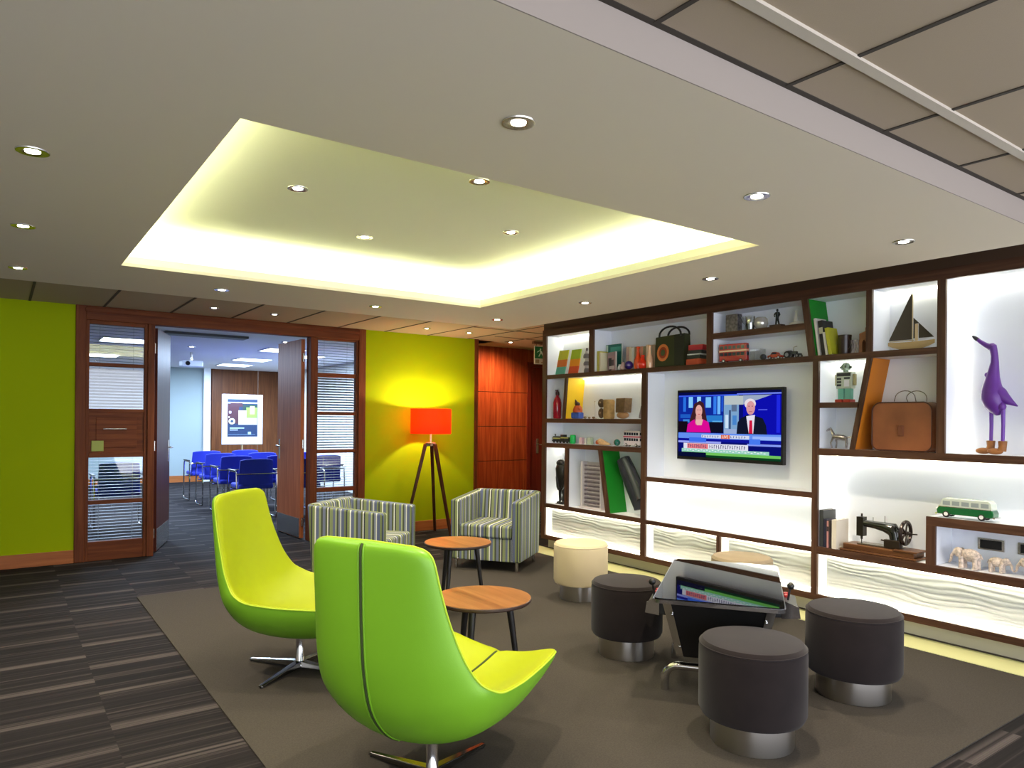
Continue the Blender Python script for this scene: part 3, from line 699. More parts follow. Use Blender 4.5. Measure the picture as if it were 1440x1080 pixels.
SO(mb, 'white_dish', P('white_dish', (224, 220, 212), rough=.3), 'low white dish lying in front of the small white bottle', 'dish', 3.13, ZT, 4.86)

# toy vehicles
def wheels_on(t, xs, r, y, mats, w=.012):
    for x in xs:
        for sg in (-1, 1): MB().at((x, sg*y, r), rx=PI/2).lathe([(r*.7, -w/2), (r, -w*.35), (r, w*.35), (r*.7, w/2)], 16).lathe([(r*.55, -w/2-.001), (r*.55, w/2+.001)], 12, mat=1).build('wheel', mats, t)
def wheels(mb, xs, r, y, w=.012, mat=0, hub=None):
    for x in xs:
        for sg in (-1, 1):
            s0 = mb.T; mb.T = s0 @ Matrix.Translation((x, sg*y, r)) @ Matrix.Rotation(PI/2, 4, 'X')
            mb.lathe([(r*.7, -w/2), (r, -w*.35), (r, w*.35), (r*.7, w/2)], 16, mat=mat)
            if hub is not None: mb.lathe([(r*.55, -w/2-.001), (r*.55, w/2+.001)], 12, mat=hub)
            mb.T = s0
TYRE = P('tyre_black', (22, 22, 24), rough=.7); WIN = P('toy_window', (40, 46, 56), rough=.1); WHT = P('toy_white', (228, 226, 224), rough=.3)
def decker(label, Y, z, L, h, body, band, X=4.90, group=None, turn=0):
    t = ST('double_decker_bus', label, 'toy bus', Y, z, X, group, turn); W = .045
    b = MB().box(-L/2, L/2, -W/2, W/2, .012, h); b.build('body', P('bus_paint', body, rough=.25, coat=.4), t, smooth=False, bevel=.008, seg=3)
    wn = MB()
    for zz in (.36, .72):
        n = 6
        for i in range(n):
            x0 = -L/2+.012+(L-.024)*i/n
            for sg in (-1, 1): wn.box(x0, x0+(L-.024)/n*.8, sg*(W/2+.0006)-.0006, sg*(W/2+.0006)+.0006, h*zz, h*zz+h*.17)
        for sg in (-1, 1): wn.box(sg*(L/2+.0006)-.0006, sg*(L/2+.0006)+.0006, -W*.38, W*.38, h*zz, h*zz+h*.17)
    wn.build('glazing', WIN, t, smooth=False)
    MB().box(-L/2-.0012, L/2+.0012, -W/2-.0012, W/2+.0012, h*.58, h*.66).build('side_band', P('bus_band', band, rough=.4), t, smooth=False)
    wheels_on(t, (-L*.32, L*.3), .016, W/2-.003, [TYRE, WHT])
    return t
decker('red double-decker bus model on the upper shelf beside small cars', 3.72, Z1, .25, .155, (170, 24, 26), (226, 190, 160), turn=.12)
mb = MB().box(-.05, .05, -.035, .035, .012, .10).box(-.054, .054, -.04, .04, 0, .012, 1)
SO(mb, 'display_case', [M['cglass'], P('case_base', (150, 130, 110))], 'small clear display case behind the red double-decker bus', 'display case', 3.535, Z1, 4.96, smooth=False)
mb = MB().ball((0, 0, .025), .025); SO(mb, 'small_ball', P('dark_ball', (50, 54, 58), rough=.3), 'small dark ball between red bus and red car', 'ball', 3.42, Z1, 4.87)
t = ST('toy_car', 'small orange-red vintage toy car beside the dark toy tractor', 'toy car', 3.315, Z1, 4.88)
MB().prism([(-.06, .014), (.06, .014), (.062, .03), (.03, .036), (.018, .055), (-.02, .057), (-.036, .036), (-.062, .03)], -.022, .022).build('body', P('car_red', (176, 62, 36), rough=.25, coat=.4), t, smooth=False, bevel=.004)
MB().prism([(.024, .038), (.014, .052), (-.017, .053), (-.028, .038)], -.0225, .0225).build('glazing', WIN, t, smooth=False)
wheels_on(t, (-.038, .038), .013, .02, [TYRE, WHT], .008)
t = ST('toy_tractor', 'small dark toy tractor at the foot of the leaning divider', 'toy tractor', 3.17, Z1, 4.89)
MB().box(-.05, .03, -.014, .014, .03, .052).box(-.045, -.015, -.012, .012, .052, .060).box(.02, .06, -.02, .02, .025, .035).build('body', P('tractor_dark', (52, 58, 60), rough=.4), t, smooth=False, bevel=.003)
hg_ = [TYRE, P('hub_grey', (150, 150, 152), rough=.3)]; wheels_on(t, (-.038,), .028, .024, hg_); wheels_on(t, (.045,), .016, .024, hg_, .010)
MB().tube([(.0, 0, .05), (.004, 0, .085), (.03, 0, .09)], .003, 6).build('steering_column', M['dchrome'], t)

# books and things right of the leaning divider
book('tall thin white book leaning against the green divider', 2.925, Z1, .016, .14, .275, (214, 208, 200), lean=-.14, X=4.90)
book('tall black book leaning next to the thin white one', 2.892, Z1, .032, .14, .255, (34, 32, 36), lean=-.14, X=4.91, band=(206, 206, 180))
book('short white speckled book leaning on the black one', 2.856, Z1, .018, .11, .165, (206, 204, 198), lean=-.16, X=4.87)
book('olive yellow book leaning before the dark mug', 2.826, Z1, .024, .12, .195, (176, 176, 40), lean=-.18, X=4.87)
t = ST('dark_mug', 'dark brown mug beside the olive yellow book', 'mug', 2.765, Z1, 4.89)
MB().lathe([(.040, 0), (.043, .02), (.044, .12), (.046, .138), (.040, .138), (.038, .02)], 22).build('mug_body', P('mug_dark', (44, 28, 24), rough=.3), t)
MB().tube([(.04*math.cos(.6)+.02*math.sin(a), -.02, .07+.035*math.cos(a)) for a in [PI*i/8 for i in range(9)]], .005, 8).build('handle', P('mug_handle', (40, 26, 22), rough=.3), t)
mb = MB()
for i in range(5): mb.tube([(-.03+.015*i, .006*(i % 2), .0), (-.022+.011*i, 0, .05), (-.03+.016*i, 0, .10)], [.008, .004, .009], 8)
mb.box(-.035, .04, -.015, .015, 0, .006)
SO(mb, 'glass_ornament', P('smoky_crystal', (170, 160, 156), rough=.12, metal=.4), 'spiky crystal ornament between the dark mug and arch block', 'ornament', 2.69, Z1, 4.90)
mb = MB().prism([(-.035, 0), (-.012, 0), (-.012, .075), (0, .09), (.012, .075), (.012, 0), (.032, 0), (.032, .175), (.008, .175), (.008, .15), (-.035, .135)], -.03, .03)
SO(mb, 'arch_block', P('arch_wood', (146, 96, 58), rough=.6, var=.15), 'brown wooden arch block against the boat niche upright', 'ornament', 2.61, Z1, 4.89, smooth=False, bevel=.002)

# sailing boat
t = ST('model_sailing_boat', 'model sailing boat with dark sails in its own lit niche', 'model boat', 2.325, Z1, 4.92)
L = .30; hv = []; hf = []; N_ = 17; K = 7
for i in range(N_):
    u = -1+2*i/(N_-1); w = .028*max(0.02, (1-abs(u)**2.4)); d = .052*(1-.55*abs(u)**2.2)
    for k in range(K):
        a = PI*k/(K-1); hv.append((u*L/2, -w*math.cos(a), .054+.008*u*u-d*math.sin(a)*.98))
for i in range(N_-1):
    for k in range(K-1): a = i*K+k; hf.append((a, a+1, a+K+1, a+K))
    hf.append((i*K, i*K+K, i*K+K+K-1, i*K+K-1))
hf.append(tuple(range(K))); hf.append(tuple((N_-1)*K+k for k in range(K))[::-1])
MB().raw(hv, hf).build('hull', P('boat_hull', (188, 160, 110), rough=.4), t)
MB().tube([(.01, 0, .05), (.01, 0, .37)], .0035, 8).tube([(-.14, 0, .066), (.02, 0, .066)], .003, 6).build('mast', P('boat_mast', (206, 190, 150)), t)
SAIL = P('dark_sail', (72, 64, 50), rough=.8)
MB().prism([(.006, .385), (.006, .072), (-.145, .072)], -.0015, .0015).build('sail', SAIL, t, smooth=False)
MB().prism([(.016, .215), (.145, .078), (.05, .078), (.05, .175), (.030, .175), (.030, .078), (.016, .078)], -.0015, .0015).build('sail', SAIL, t, smooth=False)
MB().box(.031, .049, -.012, -.006, .06, .172).build('flag_board', P('pale_board', (214, 190, 150)), t, smooth=False)

# tin robot
t = ST('tin_robot', 'tin toy robot, black and white body with teal legs', 'toy robot', 2.755, ZS, 4.89)
for sg in (-1, 1): MB().box(sg*.031-.025, sg*.031+.025, -.045, .03, 0, .022).build('foot', P('robot_red', (176, 50, 36), rough=.3), t, smooth=False, bevel=.005)
for sg in (-1, 1): MB().box(sg*.025-.021, sg*.025+.021, -.022, .022, .022, .098).build('leg', P('robot_teal', (110, 180, 160), rough=.3, coat=.3), t, smooth=False, bevel=.003)
MB().box(-.057, .057, -.028, .028, .098, .215).build('body', P('robot_white', (186, 196, 180), rough=.3, coat=.3), t, smooth=False, bevel=.004)
mb = MB().box(-.05, .05, -.0295, -.028, .185, .208)
for i in range(3): mb.box(-.05, -.018, -.0295, -.028, .115+i*.022, .130+i*.022)
mb.box(.002, .045, -.0295, -.028, .165, .178); mb.build('front_markings', P('robot_black', (40, 42, 46)), t, smooth=False)
MB().box(.004, .040, -.030, -.028, .112, .158).build('chest_panel', P('robot_panel', (226, 226, 232)), t, smooth=False)
for sg in (-1, 1): MB().box(sg*.065-.007, sg*.065+.007, -.015, .015, .12, .20).build('arm', P('robot_olive', (170, 160, 110), rough=.3), t, smooth=False, bevel=.003)
MB().lathe([(.016, .215), (.018, .228), (.030, .232), (.031, .262), (.022, .278), (.008, .284)], 18).build('head', P('robot_head', (150, 170, 150), rough=.25, metal=.4), t)
mb = MB().ball((-.034, 0, .25), .010).ball((.034, 0, .25), .010).ball((-.012, -.028, .252), .006).ball((.012, -.028, .252), .006)
mb.build('ears_and_eyes', P('robot_trim', (96, 110, 96), metal=.5), t)

# silver rider figurine under the robot
t = ST('silver_horse', 'silver rearing horse figurine on the lower part of the robot column', 'figurine', 2.80, Z6, 4.89)
mb = MB(); mb.tube([(-.045, 0, .085), (-.01, 0, .082), (.03, 0, .078), (.055, 0, .07)], [.018, .020, .021, .016], 12)
mb.tube([(-.04, 0, .09), (-.058, 0, .125), (-.066, 0, .14)], [.014, .009, .008], 10); mb.tube([(-.062, 0, .142), (-.085, 0, .132), (-.096, 0, .124)], [.010, .008, .005], 10)
for x, dx in ((-.04, -.02), (-.03, .006), (.045, .012), (.055, -.002)):
    mb.tube([(x, .008 if dx > 0 else -.008, .08), (x+dx, .008 if dx > 0 else -.008, .04), (x+dx*.5, .008 if dx > 0 else -.008, .002)], [.009, .005, .006], 8)
mb.tube([(.06, 0, .08), (.085, 0, .085), (.098, 0, .07)], [.006, .005, .002], 8)
mb.build('horse_body', P('silver_cast', (168, 160, 158), rough=.25, metal=.8, var=.4, vscale=60), t)
# leather suitcase
t = ST('leather_case', 'large brown leather case with a thin wire handle', 'suitcase', 2.345, Z6, 4.90)
def rrect(w, h, r, n=6, bulge=0):
    pts = []
    for cx, cz, a0 in ((w/2-r, r, -PI/2), (w/2-r, h-r, 0), (-w/2+r, h-r, PI/2), (-w/2+r, r, PI)):
        for i in range(n+1):
            a = a0+PI/2*i/n; pts.append((cx+r*math.cos(a), cz+r*math.sin(a)))
    return [(x, z+(bulge*(1-(2*x/w)**2) if z > h/2 else 0)) for x, z in pts]
LEA = plain('tan_leather', (146, 86, 52), .38, var=.18, vscale=6, coat=.2)
rr = rrect(.39, .315, .05, bulge=.02)
MB().prism(rr, -.06, .06).build('case_shell', LEA, t, bevel=.010, seg=3)
for yy in (-.066, .066):
    MB().tube([(x*.99, yy*.93, z*.985+.003) for x, z in rr], .004, 6, closed=True).build('piping', P('dark_piping', (70, 34, 22)), t)
MB().box(-.018, .018, -.068, -.060, .10, .17).build('strap_tab', P('tab_leather', (116, 64, 38)), t, smooth=False, bevel=.003)
for k in (0, 1):
    MB().tube([(-.06+.06*k+.0, -.03+.06*k, .33)]+[(.01+.045*k+.065*math.cos(a), -.03+.06*k, .35+.05*math.sin(a)) for a in [PI-PI*i/10 for i in range(11)]]+[(.08+.04*k, -.03+.06*k, .328)], .0025, 6).build('handle', M['dchrome'], t)

# purple duck in boots
t = ST('wooden_duck', 'tall purple wooden duck wearing brown boots', 'ornament', 1.83, Z6, 4.91)
PUR = plain('purple_paint', (104, 50, 150), .38, var=.12, vscale=10)
mb = MB()
mb.tube([(.024, 0, .238), (.020, 0, .262), (.008, 0, .30), (-.004, 0, .345), (-.009, 0, .39), (-.009, 0, .43), (-.006, 0, .475), (-.001, 0, .52), (.003, 0, .56), (.002, 0, .60), (-.004, 0, .635), (-.010, 0, .66), (-.014, 0, .675)],
        [.010, .036, .056, .064, .058, .047, .036, .028, .022, .0195, .0205, .022, .010], 20)
mb.tube([(.0, 0, .40), (.03, 0, .365), (.062, 0, .335), (.095, 0, .312), (.126, 0, .292)], [.040, .044, .032, .017, .003], 16)
mb.ball((-.034, -.004, .485), (.016, .016, .016)); mb.ball((-.014, 0, .655), (.025, .021, .023)); mb.ball((.052, -.02, .29), (.022, .022, .026))
mb.tube([(-.020, 0, .654), (-.046, 0, .668), (-.072, 0, .688), (-.096, 0, .710)], [.020, .0150, .0125, .010], 14)
mb.build('duck_body', PUR, t)
MB().tube([(-.090, 0, .704), (-.106, 0, .718), (-.120, 0, .729)], [.0125, .0110, .005], 12).build('bill_tip', P('bill_black', (40, 34, 44), rough=.4), t)
for x, y, zt in ((-.018, .012, .30), (.056, -.018, .30)):
    MB().tube([(x, y, zt), (x+.002, y, .18), (x, y, .07)], [.0125, .0105, .0100], 12).build('leg', P('leg_purple', (112, 62, 170), rough=.4), t)
BOOT = plain('boot_wood', (150, 96, 46), .6, var=.3, vscale=30)
for x, y in ((-.018, .012), (.056, -.018)):
    MB().tube([(x, y, .084), (x, y, .082), (x, y, .05), (x-.004, y, .024)], [.018, .024, .021, .023], 14).ball((x-.040, y, .020), (.044, .022, .0195)).build('boot', BOOT, t)

# middle-left niches
t = ST('red_bottle', 'dark red soda siphon bottle before the leaning yellow divider', 'bottle', 5.99, Z2, 4.89)
MB().lathe([(.040, 0), (.045, .01), (.045, .17), (.036, .21), (.018, .235), (.016, .25)], 22).build('bottle_body', P('deep_red', (170, 12, 38), rough=.15, coat=.5), t)
MB().lathe([(.018, .25), (.020, .275), (.010, .30), (.008, .31)], 16).tube([(0, 0, .285), (.035, -.01, .28), (.042, -.01, .25)], .006, 8).tube([(0, 0, .30), (-.032, 0, .305)], .005, 8).build('siphon_head', P('siphon_dark', (60, 20, 26), rough=.3), t)
t = ST('clown_figurine', 'orange and blue figurine with a dark pointed hat, mask niche', 'figurine', 5.63, Z2, 4.87)
MB().box(-.07, .06, -.035, .035, 0, .065).build('seat_block', P('figurine_blue', (60, 90, 176), rough=.4, var=.3, vscale=30), t, smooth=False, bevel=.012)
MB().lathe([(.05, .065), (.052, .09), (.04, .12), (.03, .135)], 18).tube([(.03, -.02, .11), (.055, -.03, .095)], .012, 8).build('torso', P('figurine_orange', (196, 84, 24), rough=.4), t)
MB().ball((-.005, 0, .148), (.028, .026, .026)).tube([(-.02, 0, .155), (-.028, 0, .18), (-.04, 0, .20)], [.022, .012, .002], 10).build('head', P('figurine_dark', (66, 34, 24), rough=.5), t)
t = ST('thin_candlestick', 'thin white metal candlestick between the figurine and carved drum', 'candlestick', 5.41, Z2, 4.91)
MB().lathe([(.022, 0), (.02, .006), (.004, .012), (.003, .165), (.007, .172), (.007, .18)], 14).build('stem', P('candle_white', (186, 180, 178), rough=.3), t)
for i, (y, r_, l_) in enumerate(((5.50, .017, 'small round pebble left of the thin candlestick, mask niche'), (5.44, .014, 'tiny dark pebble at the foot of the thin candlestick'), (5.375, .016, 'small brown pebble between candlestick and carved drum head'))):
    SO(MB().ball((0, 0, r_*.7), (r_*1.2, r_, r_*.7)), 'pebble', P('pebble_brown', (120, 100, 70)), l_, 'pebble', y, Z2, 4.86, 'pebbles in the mask niche')
t = ST('carved_drum_figure', 'carved wooden head with round ears on a tan drum block', 'carving', 5.24, Z2, 4.91)
MB().lathe([(.052, 0), (.058, .02), (.055, .12), (.058, .17), (.050, .19)], 20, c=(.035, 0, 0)).build('drum_block', P('carved_tan', (176, 140, 84), rough=.7, var=.25, vscale=25), t)
MB().ball((-.055, -.02, .155), (.045, .022, .045)).ball((-.055, -.02, .055), (.04, .022, .052)).build('face_discs', P('carved_dark', (92, 70, 46), rough=.7, var=.3, vscale=40), t)
MB().ball((-.05, -.044, .16), .012).ball((-.05, -.044, .06), .012).build('face_bosses', P('carved_boss', (140, 112, 76)), t)
t = ST('carved_block', 'square carved brown wooden block with a lighter foot', 'carving', 5.00, Z2, 4.91)
MB().prism([(-.062, .06), (.055, .06), (.068, .20), (-.058, .20)], -.05, .05).build('block', P('carved_brown', (112, 86, 56), rough=.7, var=.3, vscale=35), t, smooth=False, bevel=.006)
MB().ball((0, -.01, .036), (.065, .055, .035)).build('foot', P('carved_foot', (172, 126, 86), rough=.7), t)
mb = MB().at((0, 0, 0), ry=R(14)).box(-.026, .026, -.006, .006, .004, .12)
SO(mb, 'photo_frame', P('frame_grey', (136, 128, 136), rough=.4), 'small grey picture frame tilted against the niche upright', 'picture frame', 4.74, Z2, 4.88, smooth=False)

# low row
t = ST('toy_train', 'black and green toy steam train on the narrow shelf', 'toy train', 5.865, Z3, 4.90)
MB().box(-.195, .09, -.022, .022, .016, .032).tube([(-.19, 0, .052), (-.06, 0, .052)], .021, 14).box(-.05, .0, -.024, .024, .03, .09).box(.01, .085, -.022, .022, .03, .065).lathe([(.006, 0), (.006, .02), (.010, .028)], 10, c=(-.165, 0, .068)).build('engine', P('train_black', (34, 38, 38), rough=.4), t, smooth=False)
MB().box(-.045, .08, -.0255, .0255, .052, .064).box(-.18, -.06, -.0225, .0225, .044, .056).build('yellow_band', P('train_yellow', (176, 176, 96)), t, smooth=False)
MB().lathe([(.026, 0), (.032, .02), (.032, .08), (.026, .092)], 20, c=(.128, 0, 0)).build('green_tank', P('train_green', (20, 176, 84), rough=.3), t)
wheels_on(t, (-.16, -.105, -.05, .01, .06), .014, .022, [TYRE, TYRE], .006)
for i, (y, w, h, c, l_) in enumerate(((5.575, .045, .068, (206, 176, 186), 'pale pink little block on the narrow shelf by the train'), (5.50, .022, .062, (216, 214, 206), 'slim white little block between the pink and green ones'), (5.445, .055, .07, (170, 184, 166), 'pale green little block beside the sea shell'))):
    SO(MB().box(-w/2, w/2, -.02, .02, 0, h), 'small_block', P('small_block', c, rough=.5), l_, 'block', y, Z3, 4.88, 'little blocks on the narrow shelf', smooth=False, bevel=.003)
mb = MB().tube([(-.09, 0, .03), (-.04, 0, .034), (.01, 0, .026), (.06, 0, .018), (.11, 0, .012)], [.012, .033, .026, .017, .006], 16).ball((-.05, -.022, .028), (.028, .012, .022), 1)
SO(mb, 'sea_shell', [plain('shell_tan', (206, 168, 120), .4, var=.25, vscale=40), P('shell_brown', (170, 84, 44))], 'tan and brown sea shell lying on the narrow shelf', 'shell', 5.26, Z3, 4.88)
SO(MB().ball((0, 0, .033), .033), 'teal_ball', P('teal_glass', (20, 96, 84), rough=.1, coat=.5), 'teal glass ball next to the white and red bus', 'ornament', 5.045, Z3, 4.87)
decker('white and crimson double-decker bus model on the narrow shelf', 4.86, Z3, .23, .15, (214, 206, 214), (176, 40, 84), turn=-.08)

# lower-left niches
t = ST('dark_statue', 'dark carved wooden statue of a bowed long-armed figure', 'statue', 5.92, Z4L, 4.91)
mb = MB(); mb.tube([(0, 0, .47), (0, 0, .43), (0, 0, .38), (-.002, 0, .30), (-.004, 0, .22), (0, 0, .17)], [.03, .058, .072, .066, .045, .03], 16)
mb.ball((.002, -.01, .435), (.062, .055, .045))
for sg in (-1, 1):
    mb.tube([(sg*.055, 0, .40), (sg*.066, -.01, .28), (sg*.04, -.025, .18), (sg*.022, -.03, .15)], [.024, .02, .016, .010], 10)
    mb.tube([(sg*.018, 0, .20), (sg*.03, 0, .10), (sg*.024, 0, .03)], [.026, .018, .018], 10); mb.ball((sg*.028, -.012, .016), (.022, .036, .016))
mb.box(-.06, .06, -.04, .04, 0, .006)
mb.build('statue_body', plain('ebony', (30, 28, 24), .35, var=.4, vscale=12), t)
MB().ball((0, -.045, .415), (.016, .02, .022)).build('face', P('statue_face', (84, 84, 64), rough=.4), t)
t = ST('spectacle_rack', 'white display rack filled with rows of spectacles', 'display rack', 5.43, Z4L, 4.93)
MB().box(-.145, .135, .018, .03, 0, .47).box(-.155, -.13, -.05, .03, 0, .475).box(.135, .145, -.05, .03, 0, .44).box(-.17, .155, -.06, .03, 0, .018).build('rack_frame', P('rack_pale', (206, 200, 200), rough=.4), t, smooth=False)
for r_ in range(10):
    z = .05+r_*.042
    MB().box(-.128, .133, -.03, .018, z-.012, z-.009).build('rack_shelf', P('rack_ledge', (214, 208, 208)), t, smooth=False)
    sp = MB()
    for c_ in range(4):
        x = -.10+c_*.066
        for sg in (-1, 1):
            sp.tube([(x+sg*.014+.011*math.cos(a), -.026, z+.006+.008*math.sin(a)) for a in [2*PI*i/10 for i in range(10)]], .0020, 5, closed=True)
            sp.tube([(x+sg*.026, -.026, z+.009), (x+sg*.026, .012, z+.006)], .0018, 5)
        sp.tube([(x-.004, -.026, z+.008), (x+.004, -.026, z+.008)], .002, 5)
    o = sp.build('spectacles', P('spectacle_dark', (96, 80, 90), rough=.3), t)
# dark skateboard-like blade: a long leather scabbard leaning in the niche
t = ST('leather_scabbard', 'long dark leather holder leaning beside the green divider', 'holder', 4.905, Z4L, 4.92)
pts = [(.125, 0, .06), (.10, 0, .15), (.035, 0, .29), (-.045, 0, .42), (-.105, 0, .525)]
def blade(pts, w, d, mb):
    vs = []; n = 12
    for i, p in enumerate(pts):
        a = Vector(pts[max(i-1, 0)]); b = Vector(pts[min(i+1, len(pts)-1)]); tt = (b-a).normalized(); nn = Vector((tt.z, 0, -tt.x))
        for k in range(n):
            an = 2*PI*k/n; q_ = Vector(p)+nn*w[i]*math.cos(an)+Vector((0, 1, 0))*d*math.sin(an); vs.append(tuple(q_))
    fs = [(j*n+k, j*n+(k+1) % n, (j+1)*n+(k+1) % n, (j+1)*n+k) for j in range(len(pts)-1) for k in range(n)]+[tuple(range(n))[::-1], tuple((len(pts)-1)*n+k for k in range(n))]
    return mb.raw(vs, fs)
blade(pts, [.05, .080, .095, .090, .070], .06, MB()).build('holder_body', plain('black_leather', (42, 44, 54), .45, var=.3, vscale=8), t)
blade([(p[0]+.055, -.035, p[2]+.01) for p in pts[1:]], [.03, .032, .032, .025], .032, MB()).build('holder_edge', P('holder_edge', (66, 72, 72), rough=.45), t)

# sewing niche
book('tall charcoal book upright at the end of the sewing shelf', 2.892, Z4R, .030, .17, .262, (62, 64, 66), X=4.91)
book('dark blue book beside the charcoal one on the sewing shelf', 2.858, Z4R, .024, .13, .20, (44, 46, 66), X=4.885)
book('narrow red-spined book next to the dark blue book', 2.834, Z4R, .014, .12, .19, (186, 130, 130), X=4.87, band=(60, 50, 50))
book('narrow black-spined book against the cream one', 2.816, Z4R, .014, .12, .195, (60, 50, 52), X=4.87, lean=-.03)
book('wide cream book upright beside the sewing machine', 2.784, Z4R, .034, .16, .205, (222, 212, 196), X=4.885, lean=0)
t = ST('sewing_machine', 'antique black hand-crank sewing machine on a wooden base', 'sewing machine', 2.475, Z4R, 4.90)
BW = wood('sewing_base_wood', (74, 44, 26), (100, 64, 38), (126, 84, 52), axis='X', rough=.35)
MB().box(-.275, .245, -.085, .085, 0, .014).box(-.255, .225, -.072, .072, .014, .052).box(.09, .245, -.08, .08, .046, .058).build('wooden_base', BW, t, smooth=False, bevel=.005)
BLK = P('enamel_black', (24, 26, 20), rough=.2, coat=.5)
MB().box(-.17, .12, -.045, .045, .052, .062).build('bed_plate', P('bed_plate', (120, 110, 96), rough=.25, metal=.7), t, smooth=False, bevel=.003)
mb = MB().tube([(.075, 0, .062), (.075, 0, .11), (.07, 0, .15), (.05, 0, .178), (.0, 0, .186), (-.06, 0, .192), (-.12, 0, .196), (-.150, 0, .20)], [.044, .038, .042, .046, .034, .027, .024, .026], 16)
mb.build('arm', BLK, t)
MB().box(-.184, -.138, -.026, .026, .108, .240).tube([(-.16, 0, .22), (-.16, 0, .262)], .006, 8).tube([(-.16, 0, .115), (-.16, 0, .085)], .008, 8).tube([(-.16, 0, .085), (-.16, 0, .058)], .003, 6).build('needle_head', P('needle_head', (48, 44, 36), rough=.3, metal=.5), t)
hw = MB(); c = (.118, 0, .165)
pts = [(c[0], c[1]+.062*math.cos(a), c[2]+.062*math.sin(a)) for a in [2*PI*i/24 for i in range(24)]]
hw.tube([(c[0]+.02, -.070*math.cos(2*PI*i/24)+0, c[2]+.074*math.sin(2*PI*i/24)) for i in range(24)], .012, 8, closed=True)
for k in range(5): a = 2*PI*k/5; hw.tube([(c[0]+.02, 0, c[2]), (c[0]+.02, .068*math.cos(a), c[2]+.072*math.sin(a))], .006, 6)
hw.tube([(.09, 0, .165), (.16, 0, .165)], .012, 10)
hw.build('hand_wheel', P('wheel_iron', (60, 48, 44), rough=.25, metal=.5), t)
MB().tube([(.155, -.01, .165), (.165, -.05, .13), (.165, -.052, .09)], .007, 8).tube([(.16, -.02, .163), (.225, -.03, .168)], .0045, 8).build('crank', P('crank_iron', (50, 42, 36), rough=.3, metal=.5), t)
MB().box(.02, .125, -.055, -.02, .060, .112).tube([(.0, -.05, .105), (.04, -.05, .10)], .006, 8).build('bobbin_gear', P('gear_iron', (54, 44, 34), rough=.35, metal=.4), t, bevel=.006)
for x, z in ((-.08, .245), (0, .262)): MB().tube([(x, 0, .200), (x, 0, z)], .002, 6).build('spool_pin', M['dchrome'], t)
# camper van
t = ST('camper_van', 'green and white split-windscreen toy camper van on the raised box', 'toy van', 1.965, .812, 4.895)
GRN = P('van_green', (14, 96, 50), rough=.2, coat=.5)
MB().prism([(-.158, .020), (.158, .020), (.160, .048), (.150, .068), (-.150, .068), (-.162, .046)], -.042, .042).build('lower_body', GRN, t, smooth=False, bevel=.006, seg=3)
MB().prism([(-.150, .068), (.152, .068), (.146, .108), (.130, .121), (-.118, .121), (-.134, .108)], -.039, .039).build('upper_body', P('van_cream', (206, 214, 200), rough=.2, coat=.5), t, smooth=False, bevel=.004)
wn = MB()
for i in range(5):
    x = -.125+i*.054
    for sg in (-1, 1): wn.box(x, x+.042, sg*.0398-.0008, sg*.0398+.0008, .078, .104)
wn.build('glazing', P('van_window', (150, 160, 158), rough=.1), t, smooth=False)
MB().box(-.168, -.158, -.042, .042, .018, .026).box(.158, .168, -.042, .042, .018, .026).box(-.15, .15, -.0435, .0435, .066, .0695).build('bumpers_and_trim', M['chrome'], t, smooth=False)
wheels_on(t, (-.105, .095), .022, .036, [TYRE, WHT], .014)
for sg in (-1, 1): MB().ball((-.162, sg*.026, .048), .009).build('headlight', P('van_lamp', (226, 226, 216), rough=.1), t)
# lace-carved elephants in the box
def elephant(label, Y, X, s, turn=0):
    t = ST('carved_elephant', label, 'carving', Y, Z4R, X, 'pale carved elephants in the raised box', turn)
    mb = MB(); mb.ball((.01*s, 0, .088*s), (.062*s, .036*s, .042*s)); mb.ball((-.062*s, 0, .10*s), (.030*s, .026*s, .032*s))
    mb.tube([(-.082*s, 0, .095*s), (-.102*s, 0, .07*s), (-.106*s, 0, .04*s), (-.118*s, 0, .024*s)], [.014*s, .010*s, .008*s, .006*s], 10)
    for x, y in ((-.035, -.02), (-.03, .02), (.045, -.02), (.05, .02)): mb.tube([(x*s, y*s, .08*s), (x*s, y*s, .03*s), (x*s, y*s, .001)], [.018*s, .014*s, .016*s], 10)
    mb.tube([(.07*s, 0, .10*s), (.084*s, 0, .07*s)], [.004*s, .003*s], 6)
    mb.build('elephant_body', EL, t)
    for sg in (-1, 1): MB().ball((-.05*s, sg*.03*s, .10*s), (.020*s, .006*s, .028*s)).build('ear', EL, t)
    return t
EL = plain('lace_carving', (206, 190, 176), .7, var=.45, vscale=70)
elephant('biggest pale carved elephant, nearest the box upright', 1.945, 4.87, .95, 0)
elephant('middle-sized pale carved elephant behind the biggest one', 1.795, 4.90, .70, PI)
elephant('pale carved elephant deepest along the raised box', 1.60, 4.88, .85, 0)
def socket(label, Y):
    t = ST('socket_plate', label, 'socket', Y, .612, 5.040, 'dark socket plates at the back of the raised box')
    MB().box(-.075, .075, -.006, .004, 0, .074).build('plate', M['steel'], t, smooth=False, bevel=.002)
    MB().box(-.06, .06, -.009, -.006, .010, .064).build('insert', M['black'], t, smooth=False, bevel=.002)
socket('dark steel socket plate above the biggest carved elephant', 1.885)
socket('dark steel socket plate further along the raised box', 1.665)

# ------------------------------------------------------------------ swivel lounge chairs
def cr(pts, n):
    out = []; m = len(pts)
    for k in range(n):
        t = k/(n-1)
        t = t*(m-1); i = min(int(t), m-2); u = t-i
        p0, p1, p2, p3 = pts[max(i-1, 0)], pts[i], pts[i+1], pts[min(i+2, m-1)]
        out.append([.5*((2*b)+(-a+c)*u+(2*a-5*b+4*c-d)*u*u+(-a+3*b-3*c+d)*u**3) for a, b, c, d in zip(p0, p1, p2, p3)])
    return out
